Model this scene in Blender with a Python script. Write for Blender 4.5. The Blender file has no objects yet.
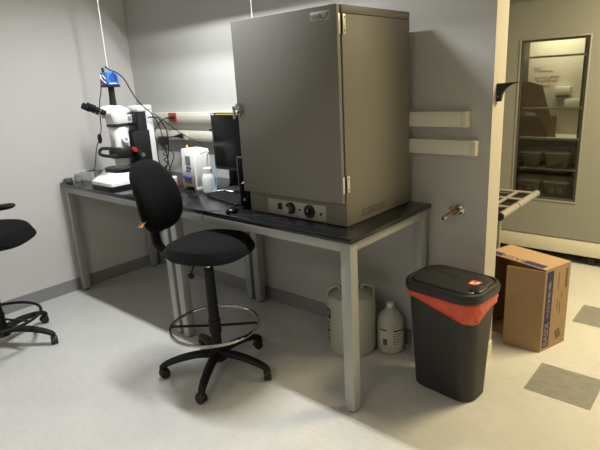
import bpy, bmesh, math, random
from mathutils import Vector, Matrix
random.seed(7)
PI = math.pi
SC = bpy.context.scene
COL = SC.collection

# ------------------------------------------------------------------ colours and materials
def lin(c):
    c /= 255.0
    return c / 12.92 if c <= 0.04045 else ((c + 0.055) / 1.055) ** 2.4
def rgb(r, g, b): return (lin(r), lin(g), lin(b), 1.0)

def mat(name, col, rough=0.5, metal=0.0, spec=0.5, noise=0.0, nscale=40.0, bump=0.0, bscale=200.0, trans=0.0, alpha=1.0, emit=None, estr=0.0, coat=0.0, sheen=0.0):
    m = bpy.data.materials.new(name); m.use_nodes = True
    nt = m.node_tree; N = nt.nodes; L = nt.links
    b = N['Principled BSDF']
    b.inputs['Base Color'].default_value = col
    b.inputs['Roughness'].default_value = rough
    b.inputs['Metallic'].default_value = metal
    b.inputs['Specular IOR Level'].default_value = spec
    b.inputs['Transmission Weight'].default_value = trans
    b.inputs['Alpha'].default_value = alpha
    b.inputs['Coat Weight'].default_value = coat
    b.inputs['Sheen Weight'].default_value = sheen
    if emit:
        b.inputs['Emission Color'].default_value = emit
        b.inputs['Emission Strength'].default_value = estr
    tc = N.new('ShaderNodeTexCoord')
    if noise > 0:
        t = N.new('ShaderNodeTexNoise'); t.inputs['Scale'].default_value = nscale; t.inputs['Detail'].default_value = 4
        L.new(tc.outputs['Object'], t.inputs['Vector'])
        r = N.new('ShaderNodeMixRGB')
        r.inputs['Color1'].default_value = tuple(c * (1 - noise) for c in col[:3]) + (1,)
        r.inputs['Color2'].default_value = tuple(min(1, c * (1 + noise)) for c in col[:3]) + (1,)
        L.new(t.outputs['Fac'], r.inputs['Fac']); L.new(r.outputs['Color'], b.inputs['Base Color'])
    if bump > 0:
        t = N.new('ShaderNodeTexNoise'); t.inputs['Scale'].default_value = bscale; t.inputs['Detail'].default_value = 3
        L.new(tc.outputs['Object'], t.inputs['Vector'])
        bp = N.new('ShaderNodeBump'); bp.inputs['Strength'].default_value = bump; bp.inputs['Distance'].default_value = 0.002
        L.new(t.outputs['Fac'], bp.inputs['Height']); L.new(bp.outputs['Normal'], b.inputs['Normal'])
    return m

def floor_material():
    m = bpy.data.materials.new('vinyl_tile_floor'); m.use_nodes = True
    nt = m.node_tree; N = nt.nodes; L = nt.links; b = N['Principled BSDF']
    tc = N.new('ShaderNodeTexCoord'); sp = N.new('ShaderNodeSeparateXYZ'); L.new(tc.outputs['Object'], sp.inputs[0])
    def math_(op, a, bb):
        n = N.new('ShaderNodeMath'); n.operation = op
        for i, v in enumerate((a, bb)):
            if v is None: continue
            if isinstance(v, (int, float)): n.inputs[i].default_value = v
            else: L.new(v, n.inputs[i])
        return n.outputs[0]
    T = 0.3048
    tx = math_('DIVIDE', math_('SUBTRACT', sp.outputs['X'], 0.544), T)
    ty = math_('DIVIDE', math_('SUBTRACT', sp.outputs['Y'], 0.709), T)
    fx = math_('FLOOR', tx, None); fy = math_('FLOOR', ty, None)
    # accent tile: one column, every third tile
    ax = math_('LESS_THAN', math_('ABSOLUTE', fx, None), 0.5)
    ay = math_('LESS_THAN', math_('FLOORED_MODULO', fy, 3.0), 0.5)
    acc = math_('MULTIPLY', ax, ay)
    n1 = N.new('ShaderNodeTexNoise'); n1.inputs['Scale'].default_value = 26; n1.inputs['Detail'].default_value = 5; n1.inputs['Roughness'].default_value = 0.65
    mp = N.new('ShaderNodeMapping'); mp.inputs['Scale'].default_value = (0.6, 1.6, 1); mp.inputs['Rotation'].default_value = (0, 0, 0.4)
    L.new(tc.outputs['Object'], mp.inputs['Vector']); L.new(mp.outputs['Vector'], n1.inputs['Vector'])
    n2 = N.new('ShaderNodeTexNoise'); n2.inputs['Scale'].default_value = 2.2; n2.inputs['Detail'].default_value = 3
    L.new(tc.outputs['Object'], n2.inputs['Vector'])
    def ramp(src, p0, c0, p1, c1):
        r = N.new('ShaderNodeValToRGB'); r.color_ramp.elements[0].position = p0; r.color_ramp.elements[0].color = c0
        r.color_ramp.elements[1].position = p1; r.color_ramp.elements[1].color = c1; L.new(src, r.inputs['Fac']); return r.outputs['Color']
    base = ramp(n1.outputs['Fac'], 0.30, rgb(188, 186, 182), 0.56, rgb(195, 194, 190))
    grey = ramp(n1.outputs['Fac'], 0.30, rgb(120, 119, 114), 0.62, rgb(136, 135, 129))
    mix = N.new('ShaderNodeMixRGB'); L.new(acc, mix.inputs['Fac']); L.new(base, mix.inputs['Color1']); L.new(grey, mix.inputs['Color2'])
    scuff = ramp(n2.outputs['Fac'], 0.35, (0.93, 0.93, 0.93, 1), 0.6, (1, 1, 1, 1))
    mul = N.new('ShaderNodeMixRGB'); mul.blend_type = 'MULTIPLY'; mul.inputs['Fac'].default_value = 1
    L.new(mix.outputs['Color'], mul.inputs['Color1']); L.new(scuff, mul.inputs['Color2'])
    # sparse dark specks of dirt
    v = N.new('ShaderNodeTexVoronoi'); v.inputs['Scale'].default_value = 9; L.new(tc.outputs['Object'], v.inputs['Vector'])
    sk = ramp(v.outputs['Distance'], 0.025, (0.72, 0.70, 0.66, 1), 0.05, (1, 1, 1, 1))
    mul2 = N.new('ShaderNodeMixRGB'); mul2.blend_type = 'MULTIPLY'; mul2.inputs['Fac'].default_value = 0.55
    L.new(mul.outputs['Color'], mul2.inputs['Color1']); L.new(sk, mul2.inputs['Color2'])
    L.new(mul2.outputs['Color'], b.inputs['Base Color'])
    b.inputs['Roughness'].default_value = 0.42; b.inputs['Specular IOR Level'].default_value = 0.35
    return m

def glass_material(name, tint=(0.86, 0.87, 0.82, 1), rough=0.02):
    m = bpy.data.materials.new(name); m.use_nodes = True
    nt = m.node_tree; N = nt.nodes; L = nt.links
    N.remove(N['Principled BSDF'])
    t = N.new('ShaderNodeBsdfTransparent'); t.inputs['Color'].default_value = tint
    g = N.new('ShaderNodeBsdfGlossy'); g.inputs['Roughness'].default_value = rough
    f = N.new('ShaderNodeFresnel'); f.inputs['IOR'].default_value = 1.5
    mx = N.new('ShaderNodeMixShader'); L.new(f.outputs[0], mx.inputs[0]); L.new(t.outputs[0], mx.inputs[1]); L.new(g.outputs[0], mx.inputs[2])
    L.new(mx.outputs[0], N['Material Output'].inputs['Surface'])
    return m

M = {}
M['floor'] = floor_material()
M['wall'] = mat('grey_wall_paint', rgb(210, 207, 203), 0.75, noise=0.02, nscale=3, bump=0.08, bscale=260)
M['wall_back'] = mat('pale_grey_wall_paint', rgb(190, 189, 186), 0.75, noise=0.02, nscale=3, bump=0.08, bscale=260)
M['wall_end'] = mat('cream_wall_paint', rgb(182, 176, 163), 0.7, noise=0.02, nscale=5)
M['ceiling'] = mat('ceiling_tile', rgb(205, 205, 200), 0.9, noise=0.04, nscale=60)
M['base'] = mat('grey_vinyl_baseboard', rgb(138, 138, 137), 0.55, noise=0.03)
M['epoxy'] = mat('black_epoxy_worktop', rgb(20, 21, 23), 0.2, spec=0.5, noise=0.12, nscale=120, bump=0.05, bscale=300)
M['frame'] = mat('grey_painted_steel', rgb(160, 162, 158), 0.42, metal=0.15, noise=0.02)
M['black'] = mat('black_plastic', rgb(24, 24, 25), 0.45, noise=0.08)
M['blackm'] = mat('black_matte_plastic', rgb(16, 16, 17), 0.6, spec=0.3, noise=0.1)
M['fabric'] = mat('black_woven_fabric', rgb(15, 15, 16), 0.95, spec=0.12, noise=0.35, nscale=420, bump=0.35, bscale=700, sheen=0.02)
M['chrome'] = mat('chrome', rgb(215, 214, 210), 0.12, metal=1.0, noise=0.02)
M['steel'] = mat('brushed_steel', rgb(175, 172, 165), 0.32, metal=0.9, noise=0.05, nscale=80)
M['brass'] = mat('worn_brass', rgb(150, 122, 92), 0.3, metal=0.95, noise=0.12)
M['oven'] = mat('taupe_painted_steel', rgb(125, 120, 110), 0.5, noise=0.03, nscale=90, bump=0.12, bscale=420, spec=0.4)
M['oven_door'] = mat('grey_door_paint', rgb(121, 119, 113), 0.45, noise=0.03, nscale=90, bump=0.12, bscale=420, spec=0.4)
M['plate'] = mat('grey_control_plate', rgb(168, 167, 160), 0.45, metal=0.2, noise=0.03)
M['hinge'] = mat('pale_hinge_metal', rgb(222, 216, 200), 0.4, metal=0.3)
M['dark'] = mat('dark_slot', rgb(20, 19, 18), 0.7)
M['white'] = mat('white_plastic', rgb(232, 232, 230), 0.35, noise=0.015)
M['offwhite'] = mat('ivory_painted_metal', rgb(222, 219, 204), 0.45, noise=0.015)
M['cap'] = mat('ivory_end_cap', rgb(228, 222, 200), 0.4)
M['red'] = mat('red_socket_plastic', rgb(176, 48, 40), 0.4)
M['blue'] = mat('blue_anodised_metal', rgb(58, 118, 205), 0.35, noise=0.05)
M['blue_d'] = mat('deep_blue_grille', rgb(34, 80, 160), 0.5)
M['screen'] = mat('black_glossy_screen', rgb(8, 8, 9), 0.25, spec=0.2)
M['yellow'] = mat('yellow_sticker', rgb(206, 190, 80), 0.5)
M['orange'] = mat('orange_plastic', rgb(226, 120, 50), 0.5)
M['orange_l'] = mat('amber_cap_plastic', rgb(232, 176, 70), 0.5)
M['purple'] = mat('violet_keys', rgb(70, 66, 140), 0.4)
M['lcd'] = mat('grey_display', rgb(120, 132, 130), 0.3)
M['hdpe'] = mat('milky_polyethylene', rgb(172, 172, 160), 0.42, noise=0.03, nscale=12)
M['hdpe_b'] = mat('translucent_white_plastic', rgb(222, 228, 230), 0.35, noise=0.02)
M['pet'] = mat('cloudy_clear_plastic', rgb(186, 188, 178), 0.3, trans=0.08, noise=0.03)
M['label_w'] = mat('white_paper_label', rgb(200, 200, 192), 0.6)
M['ink'] = mat('dark_ink', rgb(34, 36, 42), 0.6)
M['bin'] = mat('black_bin_plastic', rgb(38, 39, 38), 0.5, noise=0.08, nscale=160, bump=0.15, bscale=500)
M['lid'] = mat('black_lid_plastic', rgb(34, 35, 36), 0.42, noise=0.08, nscale=160, bump=0.1, bscale=500)
M['bag'] = mat('red_orange_plastic_film', rgb(226, 84, 48), 0.32, noise=0.28, nscale=26, bump=1.0, bscale=38, trans=0.15)
M['sticker'] = mat('red_orange_sticker', rgb(214, 76, 48), 0.5)
M['card'] = mat('brown_cardboard', rgb(160, 132, 100), 0.8, noise=0.06, nscale=30)
M['card_d'] = mat('brown_cardboard_inside', rgb(128, 102, 76), 0.85, noise=0.06, nscale=30)
M['blueprint'] = mat('navy_blue_print', rgb(34, 40, 86), 0.7)
M['print'] = mat('brown_print', rgb(112, 86, 58), 0.8)
M['cab'] = mat('grey_cabinet_paint', rgb(143, 143, 136), 0.5, noise=0.03, nscale=5, spec=0.4)
M['cab_trim'] = mat('cream_cabinet_base', rgb(212, 208, 192), 0.5, noise=0.03, nscale=8)
M['cab_in'] = mat('dark_cabinet_lining', rgb(150, 146, 130), 0.6, noise=0.04)
M['shelf'] = mat('white_shelf_edge', rgb(222, 218, 200), 0.5)
M['alum'] = mat('aluminium_window_frame', rgb(176, 174, 164), 0.38, metal=0.5, noise=0.03)
M['gasket'] = mat('grey_window_gasket', rgb(78, 76, 68), 0.6)
M['glass'] = glass_material('window_glass')
M['tub'] = mat('smoky_clear_tub', rgb(138, 132, 114), 0.3, noise=0.05, nscale=20)
M['tub_lid'] = mat('pale_tub_lid', rgb(230, 226, 210), 0.45)
M['board'] = mat('pale_board', rgb(214, 208, 190), 0.6, noise=0.02)
M['red_ink'] = mat('red_marker_ink', rgb(168, 84, 84), 0.6)
M['tube_w'] = mat('pale_grey_tube', rgb(158, 155, 145), 0.4, metal=0.2, noise=0.03)
M['clear'] = mat('clear_dish_plastic', rgb(200, 204, 200), 0.12, trans=0.8)
M['tag'] = mat('orange_paper_tag', rgb(196, 136, 78), 0.6)
M['tube_b'] = mat('pale_blue_tubing', rgb(120, 175, 215), 0.4)
M['paper'] = mat('white_paper', rgb(226, 228, 226), 0.7)
M['led'] = mat('blue_white_light', rgb(170, 200, 255), 0.4, emit=(0.5, 0.7, 1, 1), estr=0.7)
M['cable_w'] = mat('white_cable', rgb(226, 226, 222), 0.5)
M['duct'] = mat('grey_fixture_reflector', rgb(90, 90, 90), 0.5)
M['phos'] = mat('lamp_phosphor', rgb(240, 242, 240), 0.5, emit=(0.95, 1.0, 0.98, 1), estr=0.6)

# ------------------------------------------------------------------ mesh helpers
def bm_(): return bmesh.new()
def xf(verts, mtx):
    for v in verts: v.co = mtx @ v.co
def box(bm, c, s, bev=0.0, rot=None, seg=2):
    r = bmesh.ops.create_cube(bm, size=1.0); vs = r['verts']
    for v in vs: v.co = Vector((v.co.x * s[0], v.co.y * s[1], v.co.z * s[2]))
    if bev > 0:
        es = list({e for v in vs for e in v.link_edges})
        rb = bmesh.ops.bevel(bm, geom=es, offset=bev, segments=seg, affect='EDGES', profile=0.5)
        vs = list({v for f in rb['faces'] for v in f.verts} | {v for v in vs if v.is_valid})
    mt = Matrix.Translation(Vector(c))
    if rot is not None: mt = mt @ rot.to_4x4()
    xf(vs, mt)
    return bm
def bx(bm, x0, x1, y0, y1, z0, z1, bev=0.0):
    return box(bm, ((x0 + x1) / 2, (y0 + y1) / 2, (z0 + z1) / 2), (abs(x1 - x0), abs(y1 - y0), abs(z1 - z0)), bev)
def ring(bm, pts): return [bm.verts.new(p) for p in pts]
def skin(bm, rings, cap=True, closed=False):
    n = len(rings[0])
    pairs = list(zip(rings[:-1], rings[1:]))
    if closed: pairs.append((rings[-1], rings[0]))
    for a, b in pairs:
        for i in range(n):
            j = (i + 1) % n
            try: bm.faces.new((a[i], a[j], b[j], b[i]))
            except ValueError: pass
    if cap and not closed:
        bm.faces.new(list(reversed(rings[0]))); bm.faces.new(rings[-1])
def frame_of(d):
    d = d.normalized(); up = Vector((0, 0, 1)) if abs(d.z) < 0.95 else Vector((1, 0, 0))
    a = d.cross(up).normalized(); return a, d.cross(a).normalized()
def cyl(bm, p0, p1, r0, r1=None, seg=24):
    r1 = r0 if r1 is None else r1
    p0 = Vector(p0); p1 = Vector(p1); a, b = frame_of(p1 - p0)
    rs = []
    for p, r in ((p0, r0), (p1, r1)):
        rs.append(ring(bm, [p + a * (r * math.cos(2 * PI * i / seg)) + b * (r * math.sin(2 * PI * i / seg)) for i in range(seg)]))
    skin(bm, rs); return bm
def catmull(pts, n=8, closed=False):
    P = [Vector(p) for p in pts]; out = []
    m = len(P)
    for i in range(m if closed else m - 1):
        if closed: p0, p1, p2, p3 = P[(i - 1) % m], P[i], P[(i + 1) % m], P[(i + 2) % m]
        else:
            p1, p2 = P[i], P[i + 1]; p0 = P[i - 1] if i else p1 * 2 - p2; p3 = P[i + 2] if i + 2 < m else p2 * 2 - p1
        for k in range(n):
            t = k / n
            out.append(0.5 * ((2 * p1) + (p2 - p0) * t + (2 * p0 - 5 * p1 + 4 * p2 - p3) * t * t + (3 * p1 - p0 - 3 * p2 + p3) * t ** 3))
    if not closed: out.append(P[-1])
    return out
def tube(bm, pts, r, seg=8, smooth=8, closed=False, rfn=None, flat=None):
    P = catmull(pts, smooth, closed) if smooth else [Vector(p) for p in pts]
    rs = []; n = len(P); a = None
    for i, p in enumerate(P):
        d = (P[(i + 1) % n] - P[i - 1]) if closed else (P[min(i + 1, n - 1)] - P[max(i - 1, 0)])
        d.normalize()
        if a is None: a, _ = frame_of(d)
        a = (a - d * a.dot(d)).normalized(); b = d.cross(a)
        rr = r if rfn is None else rfn(i / (n - 1))
        fa, fb = (1, 1) if flat is None else flat
        rs.append(ring(bm, [p + a * (fa * rr * math.cos(2 * PI * k / seg)) + b * (fb * rr * math.sin(2 * PI * k / seg)) for k in range(seg)]))
    skin(bm, rs, cap=not closed, closed=closed); return bm
def lathe(bm, prof, c=(0, 0, 0), seg=32, axis=None):
    c = Vector(c); rs = []
    for r, z in prof:
        r = max(r, 1e-4)
        rs.append(ring(bm, [Vector((r * math.cos(2 * PI * i / seg), r * math.sin(2 * PI * i / seg), z)) for i in range(seg)]))
    skin(bm, rs)
    vs = [v for rr in rs for v in rr]
    m = Matrix.Translation(c)
    if axis is not None: m = m @ Vector((0, 0, 1)).rotation_difference(Vector(axis)).to_matrix().to_4x4()
    xf(vs, m); return bm
def rrect(w, d, r, n=6):
    out = []
    for cx, cy, a0 in ((w / 2 - r, d / 2 - r, 0), (-w / 2 + r, d / 2 - r, PI / 2), (-w / 2 + r, -d / 2 + r, PI), (w / 2 - r, -d / 2 + r, 1.5 * PI)):
        for k in range(n + 1):
            a = a0 + PI / 2 * k / n; out.append((cx + r * math.cos(a), cy + r * math.sin(a)))
    return out
def loft(bm, secs, n=6, cap=True):
    """secs: (z, w, d, r, cx, cy)"""
    rs = [ring(bm, [Vector((x + cx, y + cy, z)) for x, y in rrect(w, d, r, n)]) for z, w, d, r, cx, cy in secs]
    skin(bm, rs, cap); return bm
def prism(bm, poly, fn, t0, t1):
    """poly in 2D; fn(u,v,t) -> 3D"""
    rs = [ring(bm, [Vector(fn(u, v, t)) for u, v in poly]) for t in (t0, t1)]
    skin(bm, rs); return bm
def cushion(bm, w, h, t, ex=2.6, fn=None, nr=10, ns=48, edge=0.55, dome=1.0):
    """a padded disc in the u/v plane: superellipse outline, domed both ways along n; fn(u,v,n)->3D"""
    def pt(rad, a, side):
        ca, sa = math.cos(a), math.sin(a)
        k = (abs(ca) ** ex + abs(sa) ** ex) ** (-1 / ex)
        return (rad * k * ca * w / 2, rad * k * sa * h / 2)
    rs = []
    for side in (1, -1):
        rng = [0.02] + [i / nr for i in range(1, nr)] if side == 1 else list(reversed([0.02] + [i / nr for i in range(1, nr)]))
        prof = []
        for r in rng: prof.append((r, side * t / 2 * (dome * (1 - r ** 4) ** 0.5 * (1 - edge) + edge * (1 - r ** 8) ** 0.5)))
        if side == 1: seq1 = prof
        else: seq2 = prof
    seq = seq1 + [(1.0, 0.0)] + seq2
    for r, n in seq:
        rs.append(ring(bm, [Vector(fn(*pt(r, 2 * PI * i / ns, 1), n)) for i in range(ns)]))
    skin(bm, rs); return bm
def sphere(bm, c, r, seg=16, sc=(1, 1, 1)):
    res = bmesh.ops.create_uvsphere(bm, u_segments=seg, v_segments=seg // 2, radius=r)
    xf(res['verts'], Matrix.Translation(Vector(c)) @ Matrix.Diagonal(Vector(sc)).to_4x4()); return bm

def obj(name, bm, m, parent=None, smooth=True, ang=35, loc=None):
    me = bpy.data.meshes.new(name)
    bmesh.ops.recalc_face_normals(bm, faces=bm.faces)
    bm.to_mesh(me); bm.free()
    me.materials.append(M[m] if isinstance(m, str) else m)
    o = bpy.data.objects.new(name, me); COL.objects.link(o)
    if smooth:
        for p in me.polygons: p.use_smooth = True
        try: me.set_sharp_from_angle(angle=math.radians(ang))
        except Exception: pass
    if parent: o.parent = parent
    if loc: o.location = loc
    return o
def tag(o, label, cat, group=None):
    o['label'] = label; o['category'] = cat
    if group: o['group'] = group
    return o
def thing(name, label, cat, loc=(0, 0, 0), rz=0.0, group=None):
    o = bpy.data.objects.new(name, None); o.empty_display_size = 0.1; COL.objects.link(o)
    o.location = loc; o.rotation_euler = (0, 0, rz)
    return tag(o, label, cat, group)
def struct(name, bm, m, parent=None, smooth=False):
    o = obj(name, bm, m, parent, smooth)
    if parent is None: o['kind'] = 'structure'
    return o
def text(name, s, size, mtx, m, parent, ext=0.0006, align='CENTER'):
    cu = bpy.data.curves.new(name, 'FONT'); cu.body = s; cu.size = size; cu.extrude = ext; cu.align_x = align; cu.align_y = 'CENTER'
    t = bpy.data.objects.new(name + '_curve', cu); COL.objects.link(t)
    dg = bpy.context.evaluated_depsgraph_get()
    me = bpy.data.meshes.new_from_object(t.evaluated_get(dg)); me.name = name
    bpy.data.objects.remove(t); bpy.data.curves.remove(cu)
    me.transform(mtx); me.materials.clear(); me.materials.append(M[m])
    o = bpy.data.objects.new(name, me); COL.objects.link(o); o.parent = parent
    return o
def basis(o, u, v):
    """matrix that lays text (x right, y up) on the plane with axes u, v at o"""
    u = Vector(u).normalized(); v = Vector(v).normalized(); n = u.cross(v)
    m = Matrix((u, v, n)).transposed().to_4x4(); m.translation = Vector(o); return m
def dup(o, parent=None, label=None):
    c = o.copy(); COL.objects.link(c)
    if parent is not None: c.parent = parent
    for ch in list(o.children): dup(ch, c)
    return c

# ------------------------------------------------------------------ measured layout (metres)
T = 0.9014            # worktop height
XL, YB, XE = -2.798, 0.775, 0.2905   # left wall, back wall face, free end of the back wall
WT = 0.15             # back wall thickness
CH = 2.62             # ceiling height

# ------------------------------------------------------------------ room shell
b = bm_(); bx(b, -3.0, 3.2, -4.6, 3.7, -0.1, 0.0); struct('floor', b, 'floor')
b = bm_(); bx(b, XL - 0.12, XL, -4.6, YB + WT, 0, CH); struct('wall_left', b, 'wall')
b = bm_(); bx(b, XL, XE - 0.004, YB, YB + WT, 0, CH); struct('wall_back', b, 'wall_back')
b = bm_(); bx(b, XE - 0.004, XE, YB, YB + WT, 0, CH); struct('trim_1', b, 'wall_end')
b = bm_(); bx(b, -1.2, 3.2, 3.5, 3.62, 0, CH); struct('wall_far', b, 'wall')
b = bm_(); bx(b, -1.32, -1.2, YB + WT, 3.62, 0, CH); struct('wall_alcove', b, 'wall')
b = bm_(); bx(b, 3.0, 3.12, -4.6, 3.5, 0, CH); struct('wall_right', b, 'wall')
b = bm_(); bx(b, XL - 0.12, 3.12, -4.72, -4.6, 0, CH); struct('wall_front', b, 'wall')
# ceiling with the opening of the recessed lamp above the bench
FX0, FX1, FY, FW, FH = -1.62, -0.80, 0.045, 0.156, 0.20
b = bm_()
bx(b, -3.0, FX0, -4.7, 3.7, CH, CH + 0.02); bx(b, FX1, 3.2, -4.7, 3.7, CH, CH + 0.02)
bx(b, FX0, FX1, -4.7, FY - FW, CH, CH + 0.02); bx(b, FX0, FX1, FY + FW, 3.7, CH, CH + 0.02)
struct('ceiling', b, 'ceiling')
b = bm_(); bx(b, XL, XL + 0.008, -4.6, YB, 0, 0.10); struct('baseboard_left', b, 'base')
b = bm_(); bx(b, XL + 0.008, XE, YB - 0.008, YB, 0, 0.10); struct('baseboard_back', b, 'base')
b = bm_(); bx(b, XE, XE + 0.006, YB - 0.008, YB + WT, 0, 0.10); struct('baseboard_end', b, 'cap')

# recessed fluorescent fixture (above the frame; the lamp that lights the bench)
fx = thing('ceiling_light', 'long recessed ceiling light over the bench', 'ceiling light', ((FX0 + FX1) / 2, FY, CH))
hx = (FX1 - FX0) / 2
b = bm_()
bx(b, -hx, hx, -FW - 0.006, -FW, 0.0, FH + 0.03); bx(b, -hx, hx, FW, FW + 0.006, 0.0, FH + 0.03)
bx(b, -hx - 0.006, -hx, -FW, FW, 0.0, FH + 0.03); bx(b, hx, hx + 0.006, -FW, FW, 0.0, FH + 0.03)
bx(b, -hx, hx, -FW, FW, FH + 0.03, FH + 0.036)
obj('housing', b, 'duct', fx, False)
for s in (-1, 1):
    b = bm_(); cyl(b, (-hx + 0.04, s * 0.024, FH + 0.018), (hx - 0.04, s * 0.024, FH + 0.018), 0.008); obj('lamp_tube', b, 'phos', fx)

def area(name, loc, sx, sy, energy, col, spread=180, rot=(0, 0, 0)):
    l = bpy.data.lights.new(name, 'AREA'); l.shape = 'RECTANGLE'; l.size = sx; l.size_y = sy; l.energy = energy; l.color = col; l.spread = math.radians(spread)
    o = bpy.data.objects.new(name, l); COL.objects.link(o); o.location = loc; o.rotation_euler = rot; return o
COOL = (0.965, 0.99, 1.0)
WARM = (1.0, 0.84, 0.50)
for s in (-1, 1):
    area('bench_lamp_light', ((FX0 + FX1) / 2, FY + s * 0.024, CH + FH), 0.74, 0.018, 39, COOL)
area('room_lamp_light', (-1.9, -2.6, CH - 0.01), 1.2, 0.5, 11, COOL, 150)
area('room_lamp_light', (0.6, -2.9, CH - 0.01), 1.2, 0.5, 28, (1.0, 0.93, 0.80), 150)
area('cabinet_fill_light', (-0.06, 2.93, 2.03), 0.45, 0.22, 5, (1.0, 0.9, 0.68), 150)  # added fill that brightens the cabinet interior behind the window
area('alcove_lamp_light', (1.25, 1.75, CH - 0.01), 0.5, 1.1, 92, WARM, 160)

# ------------------------------------------------------------------ lab benches (two tables end to end)
def lab_table(label, x0, x1):
    D = 0.748; t = thing('lab_table', label, 'table', (x0, 0, 0), 0, 'steel-framed benches along the wall')
    W = x1 - x0; a = 0.018; w = 0.056; th = 0.026
    b = bm_(); bx(b, 0.0008, W - 0.0008, 0, D, T - th, T, 0.005); obj('worktop', b, 'epoxy', t)
    zt = T - th
    for lx in (a, W - a - w):
        for ly in (a, D - a - w):
            b = bm_(); bx(b, lx, lx + w, ly, ly + w, 0.012, zt, 0.003)
            g = obj('leg', b, 'frame', t)
            b = bm_(); cyl(b, (lx + w / 2, ly + w / 2, 0), (lx + w / 2, ly + w / 2, 0.013), 0.02, 0.016, 16); obj('foot', b, 'black', g)
    rh = 0.05
    b = bm_(); bx(b, a + w, W - a - w, a + 0.003, a + w - 0.003, zt - rh, zt, 0.002); obj('front_rail', b, 'frame', t)
    b = bm_(); bx(b, a + w, W - a - w, D - a - w + 0.003, D - a - 0.003, zt - rh, zt, 0.002); obj('back_rail', b, 'frame', t)
    for lx in (a, W - a - w):
        b = bm_(); bx(b, lx + 0.003, lx + w - 0.003, a + w, D - a - w, zt - rh, zt, 0.002); obj('side_rail', b, 'frame', t)
    return t
XJ = -1.397
lab_table('grey steel bench with black top under the microscope', -2.795, XJ)
lab_table('grey steel bench with black top carrying the big oven', XJ, 0.0)

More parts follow.
